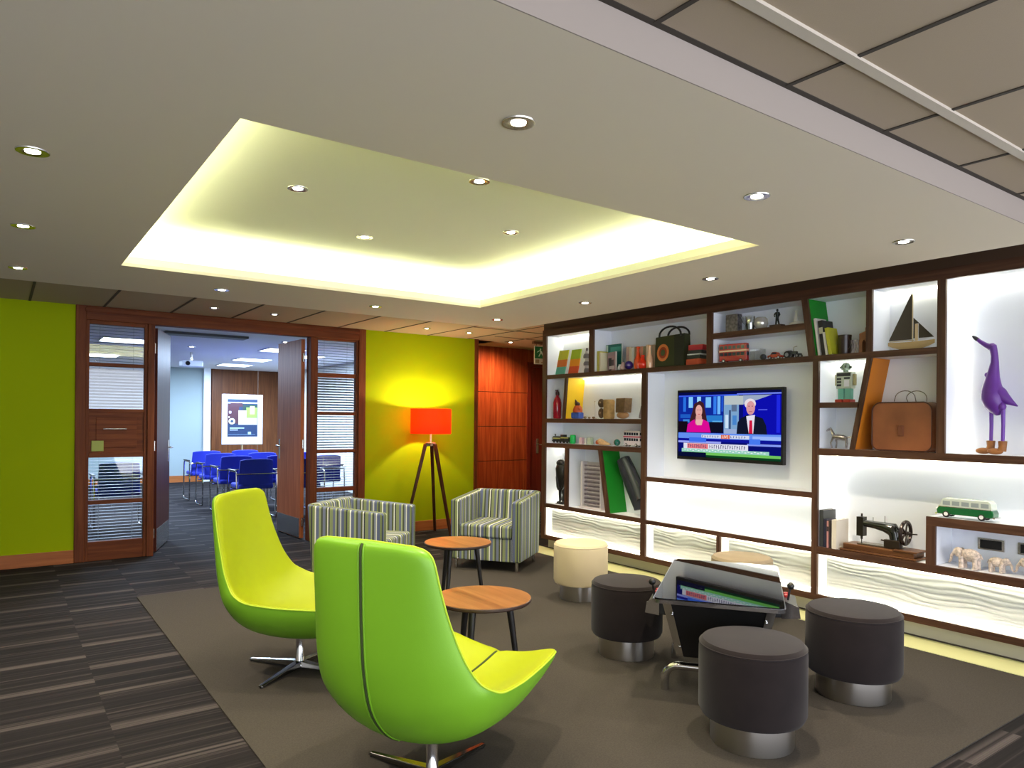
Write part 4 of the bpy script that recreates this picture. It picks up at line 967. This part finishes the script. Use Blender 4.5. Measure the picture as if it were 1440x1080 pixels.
# forward, height, half width, edge lift, outer thickness
PROF = [(.54, .340, .290, .075, .030), (.38, .314, .325, .105, .055), (.20, .298, .352, .125, .080), (.02, .298, .370, .132, .092),
        (-.16, .325, .380, .130, .090), (-.275, .405, .368, .115, .072), (-.332, .53, .332, .084, .052), (-.360, .68, .298, .056, .038),
        (-.376, .83, .274, .032, .028), (-.388, .980, .258, .016, .020)]
def chair_surf(n=61, m=25):
    P_ = cr(PROF, 200)
    rows = []
    for i in range(n):
        b = -math.cos(PI*i/(n-1))                    # denser near both ends
        b = .55*b+.45*(2*i/(n-1)-1) if 0 < i < n-1 else b
        k = (b+1)/2*199; k0 = min(int(k), 198); f = k-k0
        p = [x*(1-f)+y*f for x, y in zip(P_[k0], P_[k0+1])]
        q0, q1 = P_[max(k0-2, 0)], P_[min(k0+3, 199)]
        t = Vector((q1[0]-q0[0], 0, q1[1]-q0[1])).normalized(); nn = Vector((t.z, 0, -t.x))
        E = max(0, 1-abs(b)**40)**.5; W = max(0, 1-abs(b)**34)**.36
        row = []
        for j in range(m):
            a = math.sin(PI/2*(2*j/(m-1)-1)); 
            c = Vector((p[0], 0, p[1])); lift = p[3]*abs(a*W)**2.1
            if b < -.55: c.x -= .035*math.exp(-(a/.10)**2)*min(1, (-b-.55)/.35)
            mid = c+nn*lift+Vector((0, 1, 0))*a*p[2]*W-nn*0
            th_ = max(0, 1-abs(a)**7)**.5
            row.append((mid, nn, E*th_, p[4], a, b))
        rows.append(row)
    return rows
def slab(rows, f_top, f_bot, name, m, parent):
    n, k = len(rows), len(rows[0]); vs = []; fs = []
    for r_ in rows:
        for (c, nn, e, th, a, b) in r_: vs.append(tuple(c+nn*f_top(e, th, a, b)))
    for r_ in rows:
        for (c, nn, e, th, a, b) in r_: vs.append(tuple(c+nn*f_bot(e, th, a, b)))
    o = n*k
    for i in range(n-1):
        for j in range(k-1):
            a = i*k+j; fs.append((a, a+1, a+k+1, a+k)); fs.append((o+a, o+a+k, o+a+k+1, o+a+1))
    for i in range(n-1):
        for j in (0, k-1): a = i*k+j; fs.append((a, a+k, o+a+k, o+a))
    for j in range(k-1):
        for i in (0, n-1): a = i*k+j; fs.append((a, a+1, o+a+1, o+a))
    return MB().raw(vs, fs).build(name, m, parent, ang=75)
def lounge_chair(label, loc, face, legs):
    t = thing('swivel_lounge_chair', label, 'chair', loc, face, 'lime green swivel lounge chairs')
    rows = chair_surf()
    slab(rows, lambda e, th, a, b: .024*e+.001, lambda e, th, a, b: -.002, 'upholstery', M['lime'], t)
    sh_ = slab(rows, lambda e, th, a, b: -.003, lambda e, th, a, b: -.005-(th+.012)*e, 'outer_shell', M['lime_b'], t)
    j = len(rows[0])//2
    pts = [r_[j][0]-r_[j][1]*(.006+(r_[j][3]+.012)*r_[j][2]-.0015) for r_ in rows if -.1 < r_[j][5] < .985]
    MB().tube(pts, .0055, 8).build('back_seam', M['seam'], t)
    for dy in (-.011, .011): MB().tube([p+Vector((0, dy, 0)) for p in pts], .0035, 6).build('seam_piping', M['lime_b'], t)
    pts = [r_[j][0]+r_[j][1]*(.024*r_[j][2]+.0005) for r_ in rows if -.97 < r_[j][5] < -.45]
    MB().tube(pts, .005, 8).build('seat_seam', M['seam'], t)
    rim = [r_[0][0]-r_[0][1]*.0025+Vector((0, -.001, 0)) for r_ in rows]+[r_[-1][0]-r_[-1][1]*.0025+Vector((0, .001, 0)) for r_ in rows[::-1]]
    MB().tube(rim, .0035, 6).build('edge_piping', P('piping_lime', (170, 200, 40), rough=.5), t)
    MB().lathe([(.034, .012), (.034, .03), (.024, .045), (.024, .20), (.05, .214)], 24).build('column', M['chrome'], t)
    for k in range(4):
        a = legs+k*PI/2-face; ca, sa = math.cos(a), math.sin(a)
        b = MB().at((0, 0, 0), rz=a)
        b.hex([(.0, -.026, .012), (.335, -.013, .006), (.335, .013, .006), (.0, .026, .012)], [(.0, -.020, .046), (.335, -.010, .016), (.335, .010, .016), (.0, .020, .046)])
        b.build('leg', M['dchrome'], t, smooth=False, bevel=.003)
        MB().lathe([(.012, 0.0), (.012, .008)], 12, c=(.322*ca, .322*sa, 0)).build('glide', M['black'], t)
    return t
CH2 = lounge_chair('high-backed lime swivel chair seen from behind with a dark centre seam', (1.375, 2.43, .006), R(25), R(20))
CH1 = lounge_chair('high-backed lime swivel chair turned sideways, its hollow front showing', (1.375, 3.93, .006), R(-45), R(35))

# ------------------------------------------------------------------ round coffee tables
def coffee_table(label, loc, legrot):
    t = thing('coffee_table', label, 'table', loc, 0, 'round wooden coffee tables')
    MB().lathe([(.240, .478), (.246, .484), (.246, .494), (.244, .4965)], 64).build('table_edge', M['tabedge'], t)
    MB().lathe([(.2435, .4966), (.2425, .499)], 64).build('tabletop', M['tabtop'], t)
    MB().lathe([(.17, .462), (.17, .478)], 32).build('under_plate', M['leg'], t)
    for k in range(3):
        a = legrot+k*2*PI/3; c, s_ = math.cos(a), math.sin(a)
        MB().tube([(.135*c, .135*s_, .465), (.20*c, .20*s_, .0)], [.0185, .0115], 16).build('leg', M['leg'], t)
    return t
coffee_table('round oak coffee table beside the seat of the back-turned lime chair', (1.996, 3.025, .006), R(-25))
coffee_table('round oak coffee table in front of the striped armchairs', (2.74, 4.49, .006), R(-25))

# ------------------------------------------------------------------ striped armchairs
def armchair(label, loc, face):
    t = thing('tub_armchair', label, 'armchair', loc, face, 'striped tub armchairs')
    W, Dp = .69, .64; q_ = .085
    # local x forward, y to its left
    for sg in (-1, 1):
        y0, y1 = sorted((sg*W/2, sg*(W/2-q_)))
        MB().hex([(-Dp/2+.02, y0, .09), (Dp/2, y0, .09), (Dp/2, y1, .09), (-Dp/2+.02, y1, .09)], [(-Dp/2-.03, y0, .69), (Dp/2, y0, .645), (Dp/2, y1, .645), (-Dp/2-.03, y1, .69)]).build('arm', M['fabric'], t, smooth=False, bevel=.018, seg=3)
    MB().hex([(-Dp/2, -W/2+.03, .09), (-Dp/2+q_+.05, -W/2+.03, .09), (-Dp/2+q_+.05, W/2-.03, .09), (-Dp/2, W/2-.03, .09)], [(-Dp/2-.04, -W/2+.02, .695), (-Dp/2+q_-.03, -W/2+.02, .695), (-Dp/2+q_-.03, W/2-.02, .695), (-Dp/2-.04, W/2-.02, .695)]).build('backrest', M['fabric'], t, smooth=False, bevel=.018, seg=3)
    MB().box(-Dp/2+.03, Dp/2-.02, -W/2+q_-.004, W/2-q_+.004, .09, .30).build('seat_base', M['fabric'], t, smooth=False, bevel=.008)
    MB().box(-Dp/2+q_+.0, Dp/2-.008, -W/2+q_+.003, W/2-q_-.003, .30, .42).build('seat_cushion', M['fabric'], t, smooth=False, bevel=.022, seg=3)
    for x in (-Dp/2+.06, Dp/2-.04):
        for y in (-W/2+.045, W/2-.045): MB().lathe([(.014, 0), (.016, .01), (.016, .09)], 14, c=(x, y, 0)).build('leg', M['steel'], t)
    return t
armchair('striped tub armchair near the display shelves, its open front showing', (3.905, 5.693, .006), R(216))
armchair('striped tub armchair seen from its side, before the glazed doors', (2.52, 5.637, .006), R(-50))

# ------------------------------------------------------------------ tripod lamp
t = thing('tripod_floor_lamp', 'tripod floor lamp with an orange drum shade by the lime wall', 'lamp', (4.24, 7.60, 0))
SHD = plain('orange_shade', (214, 66, 14), .8); nt = SHD.node_tree; b = nt.nodes['Principled BSDF']
tl = nt.nodes.new('ShaderNodeBsdfTranslucent'); tl.inputs['Color'].default_value = (*lin((255, 96, 24)), 1)
mxs = nt.nodes.new('ShaderNodeMixShader'); mxs.inputs[0].default_value = .5
nt.links.new(b.outputs[0], mxs.inputs[1]); nt.links.new(tl.outputs[0], mxs.inputs[2]); nt.links.new(mxs.outputs[0], nt.nodes['Material Output'].inputs[0])
sd = MB(); n = 40
for r0, r1 in (((.245, 1.225), (.245, 1.525)),):
    sd.lathe([r0, r1, (.242, 1.525), (.242, 1.225), (.245, 1.225)], n, caps=False)
sd.build('lamp_shade', SHD, t)
MB().lathe([(.010, 1.10), (.010, 1.33), (.020, 1.335), (.020, 1.36)], 14).tube([(-.242, 0, 1.515), (.242, 0, 1.515)], .002, 6).tube([(0, -.242, 1.515), (0, .242, 1.515)], .002, 6).tube([(0, 0, 1.36), (0, 0, 1.515)], .002, 6).build('stem', P('stem_white', (226, 220, 200), rough=.3), t)
MB().ball((0, 0, 1.40), (.030, .030, .040)).build('bulb', emit('lamp_bulb', (255, 214, 140), 6), t)
MB().lathe([(.060, 1.075), (.066, 1.08), (.066, 1.115), (.050, 1.125)], 6).build('tripod_head', M['steel'], t)
for a in (50, 170, 290):
    c, s_ = math.cos(R(a)), math.sin(R(a))
    lg = MB().at((0, 0, 0), rz=R(a)); lg.hex([(.318, -.016, 0), (.345, -.016, 0), (.345, .016, 0), (.318, .016, 0)], [(.045, -.020, 1.11), (.085, -.020, 1.10), (.085, .020, 1.10), (.045, .020, 1.11)])
    lg.build('leg', M['tripod'], t, smooth=False, bevel=.003)

# ------------------------------------------------------------------ round stools
def stool(label, loc, dia, m, group, h=.44):
    t = thing('round_stool', label, 'stool', loc, 0, group); r = dia/2
    MB().lathe([(r*.76, .118), (r*.95, .122), (r, .145), (r, h-.045), (r*.985, h-.018), (r*.93, h-.004), (r*.80, h)], 56).build('upholstered_drum', m, t)
    MB().lathe([(r*.765, .0), (r*.775, 0.004), (r*.775, .12)], 56).build('steel_base', M['ringsteel'], t)
    MB().tube([(r*.985*math.cos(2*PI*i/48), r*.985*math.sin(2*PI*i/48), h-.022) for i in range(48)], .0035, 6, closed=True).build('top_seam', m, t)
    return t
stool('cream round stool with a steel base, near the display shelves', (3.735, 4.265, .0065), .425, M['cream'], 'round stools')
stool('brown suede round stool between the cream stool and black cocktail table', (3.075, 3.09, .0065), .425, M['velvet'], 'round stools')
stool('brown suede round stool nearest the camera, in front of the cocktail table', (2.690, 1.93, .0065), .455, M['velvet'], 'round stools', .445)
stool('brown suede round stool by the lit shelf panels, right of the cocktail table', (3.590, 1.97, .0065), .46, M['velvet'], 'round stools', .445)
stool('taupe round stool behind the cocktail table, against the shelf wall', (4.30, 3.18, .0065), .42, plain('taupe_suede', (150, 134, 108), .8, var=.1, vscale=8), 'round stools', .445)

# ------------------------------------------------------------------ arcade cocktail table
t = thing('cocktail_arcade_table', 'black glass-topped cocktail arcade table with chrome trim and joysticks', 'games table', (3.20, 2.495, .006), R(36))
LX, LY, TH = .525, .30, .535
def rbox(x, y, r, z0, z1, n=5):
    p = []
    for cx, cy, a0 in ((x-r, -y+r, -PI/2), (x-r, y-r, 0), (-x+r, y-r, PI/2), (-x+r, -y+r, PI)):
        for i in range(n+1): a = a0+PI/2*i/n; p.append((cx+r*math.cos(a), cy+r*math.sin(a)))
    m_ = len(p); return [(a, b, z0) for a, b in p]+[(a, b, z1) for a, b in p], [tuple(range(m_))[::-1], tuple(range(m_, 2*m_))]+[(i, (i+1) % m_, (i+1) % m_+m_, i+m_) for i in range(m_)]
MB().raw(*rbox(LX, LY, .03, TH-.006, TH)).build('glass_top', M['gblack'], t, smooth=False)
MB().raw(*rbox(LX+.006, LY+.006, .036, TH-.024, TH-.0065)).build('chrome_rim', M['chrome'], t, smooth=False)
MB().hex([(-.33, -.20, .20), (.33, -.20, .20), (.33, .20, .20), (-.33, .20, .20)], [(-.46, -.262, TH-.025), (.46, -.262, TH-.025), (.46, .262, TH-.025), (-.46, .262, TH-.025)]).build('cabinet', M['black'], t, smooth=False, bevel=.004)
for sx in (-1, 1):
    for sy in (-1, 1):
        MB().hex([(sx*.334, sy*.204, .20), (sx*.300, sy*.207, .20), (sx*.300, sy*.170, .20), (sx*.337, sy*.170, .20)], [(sx*.466, sy*.267, TH-.025), (sx*.425, sy*.27, TH-.025), (sx*.425, sy*.225, TH-.025), (sx*.470, sy*.225, TH-.025)]).build('corner_trim', M['chrome'], t, smooth=False)
        for z, f in ((.26, .17), (.44, .8)):
            MB().ball((sx*(.337+.133*f), sy*(.18+.05*f), z), .008).build('screw', M['chrome'], t)
for sx in (-1, 1):
    x = sx*.26
    MB().tube([(x, -.27, .0)]+[(x, -.27+.07*(1-math.cos(a)), .06+.07*math.sin(a)) for a in [PI/2*i/6 for i in range(7)]]+[(x, .20-.0, .13)]+[(x, .20+.07*math.sin(a), .06+.07*math.cos(a)) for a in [PI/2*i/6 for i in range(7)]]+[(x, .27, .0)], .021, 16).build('foot_tube', M['chrome'], t)
    for y in (-.06, .06): MB().lathe([(.020, .13), (.020, .205)], 16, c=(x, y, 0)).build('post', M['chrome'], t)
for sy in (-1, 1):
    ox = -.15 if sy > 0 else 0.0; py = .37 if sy > 0 else .39
    k = MB().hex([(ox-.14, sy*.255, TH-.145), (ox+.14, sy*.255, TH-.145), (ox+.14, sy*py, TH-.135), (ox-.14, sy*py, TH-.135)], [(ox-.14, sy*.255, TH-.05), (ox+.14, sy*.255, TH-.05), (ox+.14, sy*(py-.01), TH-.085), (ox-.14, sy*(py-.01), TH-.085)]).build('control_panel', M['black'], t, smooth=False, bevel=.004)
    MB().hex([(ox-.145, sy*.30, TH-.145), (ox-.140, sy*.30, TH-.145), (ox-.140, sy*(py+.002), TH-.137), (ox-.145, sy*(py+.002), TH-.137)], [(ox-.145, sy*.30, TH-.05), (ox-.140, sy*.30, TH-.05), (ox-.140, sy*(py-.006), TH-.08), (ox-.145, sy*(py-.006), TH-.08)]).build('panel_trim', M['chrome'], k, smooth=False)
    MB().tube([(ox-.05, sy*.335, TH-.068), (ox-.05, sy*.345, TH-.005)], .006, 10).ball((ox-.05, sy*.348, TH+.006), .019).build('joystick', M['black'], k)
    MB().lathe([(.014, 0), (.014, .012), (.010, .015)], 16, c=(ox+.03, sy*.33, TH-.072)).lathe([(.014, 0), (.014, .012), (.010, .015)], 16, c=(ox+.08, sy*.33, TH-.072)).build('buttons', P('button_red', (150, 20, 20), rough=.3), k)

# ------------------------------------------------------------------ conference room furniture
def conf_chair():
    t = thing('conference_chair', 'x', 'chair', (0, 0, 0), 0, 'blue conference chairs')
    # local y is forward (away from the doors)
    n, m_ = 9, 7; vs = []
    for s_ in (0, 1):
        for j in range(m_):
            for i in range(n):
                u = -1+2*i/(n-1); v = j/(m_-1)
                vs.append((u*.235*(1-.06*v*v), -.19-.06*v+.04*u*u+(.035 if s_ else 0), .43+.40*v-(.02*u**4)))
    fs = []
    K_ = n*m_
    for j in range(m_-1):
        for i in range(n-1): a = j*n+i; fs += [(a, a+1, a+n+1, a+n), (K_+a, K_+a+n, K_+a+n+1, K_+a+1)]
    for j in range(m_-1):
        for i in (0, n-1): a = j*n+i; fs.append((a, a+n, K_+a+n, K_+a))
    for i in range(n-1):
        for j in (0, m_-1): a = j*n+i; fs.append((a, a+1, K_+a+1, K_+a))
    MB().raw(vs, fs).build('backrest', M['blue'], t, ang=60, bevel=.008)
    MB().box(-.235, .235, -.20, .25, .41, .48).build('seat', M['blue'], t, bevel=.025, seg=3)
    for sg in (-1, 1):
        x = sg*.275
        MB().tube([(x, -.22, .64), (x, -.235, .40), (x, -.23, .06), (x, -.20, .015), (x, .18, .015), (x, .24, .05), (x, .22, .40), (x, .20, .62), (x, .16, .655), (x, -.18, .655), (x, -.22, .64)], .011, 8).build('side_frame', M['chrome'], t)
        MB().box(x-.022, x+.022, -.16, .17, .660, .678).build('armrest', M['black'], t, smooth=False, bevel=.006)
    MB().tube([(-.275, -.235, .62), (-.24, -.262, .625), (.24, -.262, .625), (.275, -.235, .62)], .011, 8).build('back_rail', M['chrome'], t)
    MB().tube([(-.275, .10, .40), (.275, .10, .40)], .010, 8).build('seat_rail', M['chrome'], t)
    return t
proto = conf_chair(); first = True
spots = [(2.90, 10.30, 'nearest blue conference chair seen through the open doorway'), (2.88, 11.25, 'second blue conference chair back in the doorway file'), (2.87, 12.15, 'third blue conference chair back in the doorway file'),
         (2.86, 13.05, 'fourth blue conference chair in the file, its arm against the pale wall'), (3.53, 10.15, 'blue conference chair next to the half-hidden open door edge'), (3.52, 11.15, 'blue conference chair behind the one at the open door edge'),
         (3.52, 12.15, 'third blue conference chair in the file nearer the open door'), (3.52, 13.15, 'farthest blue conference chair in front of the poster stand'), (4.14, 10.9, 'blue conference chair in the outer file near the poster stand'), (4.14, 12.0, 'farthest blue conference chair in the outer file'),
         (1.22, 10.25, 'single blue conference chair behind the slatted glass panes')]
for x, y, lb in spots:
    o = proto if first else copy_tree(proto); first = False
    o.location = (x, y, 0); o['label'] = lb
t = thing('poster_stand', 'white framed poster on a pole stand in front of the wood panelling', 'poster stand', (3.80, 14.2, 0), R(0))
PS = .76; z0, z1 = .88, 1.84
MB().box(-PS/2, PS/2, -.012, .012, z0, z1).build('frame', P('stand_frame', (206, 216, 230), rough=.3), t, smooth=False, bevel=.008)
pst = [((0, 1, 0, 1), (10, 36, 70)), ((0, 1, .885, .92), (170, 196, 214)), ((0, .38, .35, .88), (60, 20, 34)), ((.1, .5, .80, .9), (60, 26, 40)), ((.36, .98, .32, .70), (176, 180, 170)), ((.5, 1, .70, .86), (10, 44, 40)), ((.62, .98, .50, .78), (120, 170, 60)), ((.74, .9, .6, .82), (170, 210, 110)), ((.42, .9, .40, .45), (232, 238, 220)), ((.08, .55, .22, .24), (170, 190, 214)), ((.08, .34, .17, .19), (170, 190, 214)), ((.03, .92, .055, .062), (120, 150, 180)), ((.68, .78, .06, .13), (150, 190, 200)), ((.05, .12, .62, .68), (220, 210, 220)), ((.03, .07, .5, .54), (200, 214, 220))]
mb = MB(); mm = []
for i, ((a, b_, c_, d_), col) in enumerate(pst):
    mb.box(-.28+.56*a, -.28+.56*b_, -.013-.0004*i, -.012, z0+.15+.72*c_, z0+.15+.72*d_, i); mm.append(P('poster_ink', col, rough=.5))
for k in (0, 1):
    mb.at((-.20, -.020-k*.001, z0+.15+.72*.41), rx=PI/2); mb.lathe([(.058-.03*k, 0), (.058-.03*k, .001)], 20, mat=len(pst)+k)
mm += [P('poster_badge', (222, 230, 206)), P('poster_badge_core', (20, 50, 76))]
mb.build('poster_print', mm, t, smooth=False)
MB().tube([(0, .02, .02), (0, .02, z0+.3)], .018, 12).build('pole', P('brass_pole', (176, 150, 110), rough=.3, metal=.6), t)
MB().lathe([(.20, 0), (.20, .012), (.04, .022)], 32).build('base', M['steel'], t)
t = thing('projection_screen', 'pulled-down white projection screen with dark border on the pale wall', 'projection screen', (2.18, 16.545, 0))
MB().box(-1.05, .45, -.004, .0, 1.18, 2.34).build('screen_fabric', M['screenwhite'], t, smooth=False)
mb = MB().box(.45, .60, -.004, .0, 1.13, 2.34).box(-1.2, .60, -.004, .0, 1.12, 1.18).build('screen_border', P('screen_black', (18, 34, 44)), t, smooth=False)
MB().tube([(-1.25, 0, 2.38), (.65, 0, 2.38)], .045, 16).build('screen_case', P('case_white', (206, 212, 218)), t)
t = thing('ceiling_projector', 'white projector hanging from the conference room ceiling', 'projector', (2.55, 12.6, 2.22))
MB().box(-.16, .16, -.13, .13, 0, .10).build('projector_body', P('projector_white', (214, 222, 232), rough=.4), t, smooth=False, bevel=.02, seg=3)
MB().tube([(0, 0, .10), (0, 0, .239)], .02, 12).build('ceiling_mount', M['steel'], t)
MB().at((-.08, -.13, .05), rx=PI/2).lathe([(.035, -.01), (.035, .02)], 20).build('lens', M['gblack'], t)
for i, (x, y, l_) in enumerate(((3.60, 11.2, 'square ceiling light panel nearest the conference room doors'), (4.25, 12.1, 'ceiling light panel partly hidden by the open oak door'), (3.75, 13.4, 'ceiling light panel in the middle of the conference room'), (3.85, 15.0, 'farthest ceiling light panel before the wood panelling'), (1.4, 11.2, 'ceiling light panel above the slatted glass panes'), (1.4, 14.2, 'ceiling light panel near the projection screen'))):
    t = thing('ceiling_light_panel', l_, 'ceiling light', (x, y, TZ-.012), 0, 'conference room light panels')
    MB().box(-.30, .30, -.30, .30, 0, .011).build('frame', P('panel_frame', (220, 226, 232)), t, smooth=False)
    MB().box(-.275, .275, -.275, .275, -.002, 0).build('diffuser', M['troffer'], t, smooth=False)
    la = bpy.data.lights.new('room_light', 'AREA'); la.energy = 36; la.size = .55; la.color = (.55, .73, 1.0)
    lo = bpy.data.objects.new('room_light', la); C.objects.link(lo); lo.location = (x, y, TZ-.02)
t = thing('air_vent', 'dark ceiling air vent slot in the conference room ceiling', 'vent', (2.15, 9.75, TZ-.03))
MB().box(-.5, .5, -.12, .12, 0, .029).build('vent_body', P('vent_dark', (58, 64, 76)), t, smooth=False, bevel=.004)
mb = MB()
for k in range(5): mb.box(-.48, .48, -.10+k*.045, -.08+k*.045, -.004, 0)
mb.build('vent_slats', P('vent_slat', (120, 128, 140)), t, smooth=False)

# ------------------------------------------------------------------ exit sign
t = thing('exit_sign', 'hanging green fire exit sign with a white running figure', 'sign', (5.93, 7.62, 2.155), R(-12))
MB().box(-.095, .095, -.008, .008, .075, .235).build('sign_face', P('sign_green', (10, 110, 62), rough=.4), t, smooth=False)
MB().box(-.10, .10, -.006, .010, .0, .245).build('sign_board', P('sign_white', (206, 206, 190)), t, smooth=False)
mb = MB().at((0, -.0085, 0)); mb.ball((-.012, 0, .200), (.011, .001, .011)); mb.prism([(-.03, .185), (-.005, .188), (.015, .16), (-.005, .15)], -.001, .0)
mb.prism([(-.005, .165), (.015, .155), (.03, .12), (.018, .115), (.0, .145)], -.001, 0); mb.prism([(-.012, .165), (.0, .155), (-.03, .10), (-.042, .105)], -.001, 0); mb.prism([(-.03, .185), (-.025, .175), (-.06, .155), (-.064, .163)], -.001, 0); mb.box(.055, .07, -.001, 0, .09, .22)
mb.build('running_figure', P('sign_figure', (200, 236, 214)), t, smooth=False)
MB().box(-.07, .07, -.0005, .0, 0, 0).build
mb = MB().box(-.085, -.03, -.0085, -.006, .012, .062).box(.0, .06, -.0085, -.006, .014, .03)
mb.build('lower_markings', P('sign_mark', (150, 130, 100)), t, smooth=False)
MB().box(-.12, .12, -.03, .03, .27, .304).tube([(-.07, 0, .24), (-.07, 0, .275)], .004, 6).tube([(.07, 0, .24), (.07, 0, .275)], .004, 6).build('ceiling_bracket', P('bracket_brown', (96, 62, 40)), t, smooth=False)

# ------------------------------------------------------------------ downlights
def downlight(x, y, z, label, group, power, col=(1, .86, .66), tilt=None, cone=110, r=.046, blend=.9):
    t = thing('downlight', label, 'ceiling light', (x, y, z), 0, group)
    MB().lathe([(r*.52, -.001), (r*.95, -.005), (r*1.15, -.004), (r*1.18, 0), (r*.52, 0.0)], 28, caps=False).build('trim_ring', M['steel'], t)
    MB().lathe([(r*.52, -.0035), (r*.52, -.0005)], 24).build('lamp', M['bulb'], t)
    if power:
        la = bpy.data.lights.new('downlight_beam', 'SPOT'); la.energy = power; la.spot_size = R(cone); la.spot_blend = blend; la.shadow_soft_size = .03; la.color = col
        lo = bpy.data.objects.new('downlight_beam', la); C.objects.link(lo); lo.location = (x, y, z-.03)
        if tilt: lo.rotation_euler = tilt
WH = ['lime left wall', 'glazed doors', 'lamp wall']
names = {}
gx = [.09, 1.34, 2.58, 3.83]; gy = [1.85, 3.10, 4.35, 5.60]
rowname = ['row nearest the tiled ceiling edge', 'second row from the tiled ceiling edge', 'third row from the tiled ceiling edge', 'row nearest the glazed doors']
colname = ['beside the tray on its left', 'under the tray left part', 'at the tray right part', 'next to the shelf wall']
for i, x in enumerate(gx):
    for j, y in enumerate(gy):
        if i in (1, 2) and j in (1, 2): continue
        downlight(x, y, SZ, f'round soffit downlight {["in the left file", "in the second file", "in the third file", "in the shelf-side file"][i]}, {rowname[j]}', 'soffit downlights', 34)
for k, (x, y) in enumerate(((1.26, 3.70), (1.955, 3.03), (1.955, 4.42), (2.65, 3.73))):
    downlight(x, y, 2.60, ['tray downlight nearest the lime left wall side', 'tray downlight nearest the tiled ceiling edge', 'tray downlight nearest the glazed doors', 'tray downlight nearest the shelf wall'][k], 'tray downlights', 16)
for k, (x, y) in enumerate(((1.685, 7.33), (2.284, 7.38), (4.05, 7.38), (4.66, 7.42))):
    downlight(x, y, TZ, ['small downlight above the dark door leaf', 'small downlight above the doorway middle', 'small downlight above the orange lamp shade', 'small downlight near the end of the lime wall'][k], 'tile ceiling downlights', 16, r=.04)
downlight(5.66, 7.95, TZ, 'small downlight shining on the red wood panelling', 'tile ceiling downlights', 44, col=(1, .8, .55), cone=125, r=.04, tilt=(R(28), 0, 0))
for k, (x, y) in enumerate(((2.35, 11.6), (3.25, 10.0), (5.0, 15.6))):
    downlight(x, y, TZ, ['small conference room downlight beside the projector', 'small conference room downlight just inside the doorway', 'small conference room downlight near the wood panelling'][k], 'conference room downlights', 6, col=(.8, .9, 1), r=.05)
# unseen fill lamps added behind the camera to brighten the foreground
for k, (x, y) in enumerate(((-1.6, .1), (.8, .1), (3.2, .1), (-1.6, -1.4), (.8, -1.4), (3.2, -1.4))):
    downlight(x, y, TZ, 'unseen fill downlight added in the tiled ceiling over the near end of the lounge', 'added fill downlights', 16)

# lamp bulb light
la = bpy.data.lights.new('lamp_light', 'POINT'); la.energy = 15; la.color = (1, .80, .46); la.shadow_soft_size = .03
lo = bpy.data.objects.new('lamp_light', la); C.objects.link(lo); lo.location = (4.24, 7.60, 1.47)

# ------------------------------------------------------------------ world and view
w = bpy.data.worlds.new('world'); sc.world = w; w.use_nodes = True
bg = w.node_tree.nodes['Background']; bg.inputs[0].default_value = (.86, .90, 1.0, 1); bg.inputs[1].default_value = 1.55
vs_ = sc.view_settings; vs_.view_transform = 'Standard'; vs_.look = 'None'; vs_.exposure = 1.74; vs_.gamma = 1.0; vs_.use_curve_mapping = False
sc.cycles.use_denoising = True
sc.cycles.max_bounces = 8; sc.cycles.sample_clamp_indirect = 6
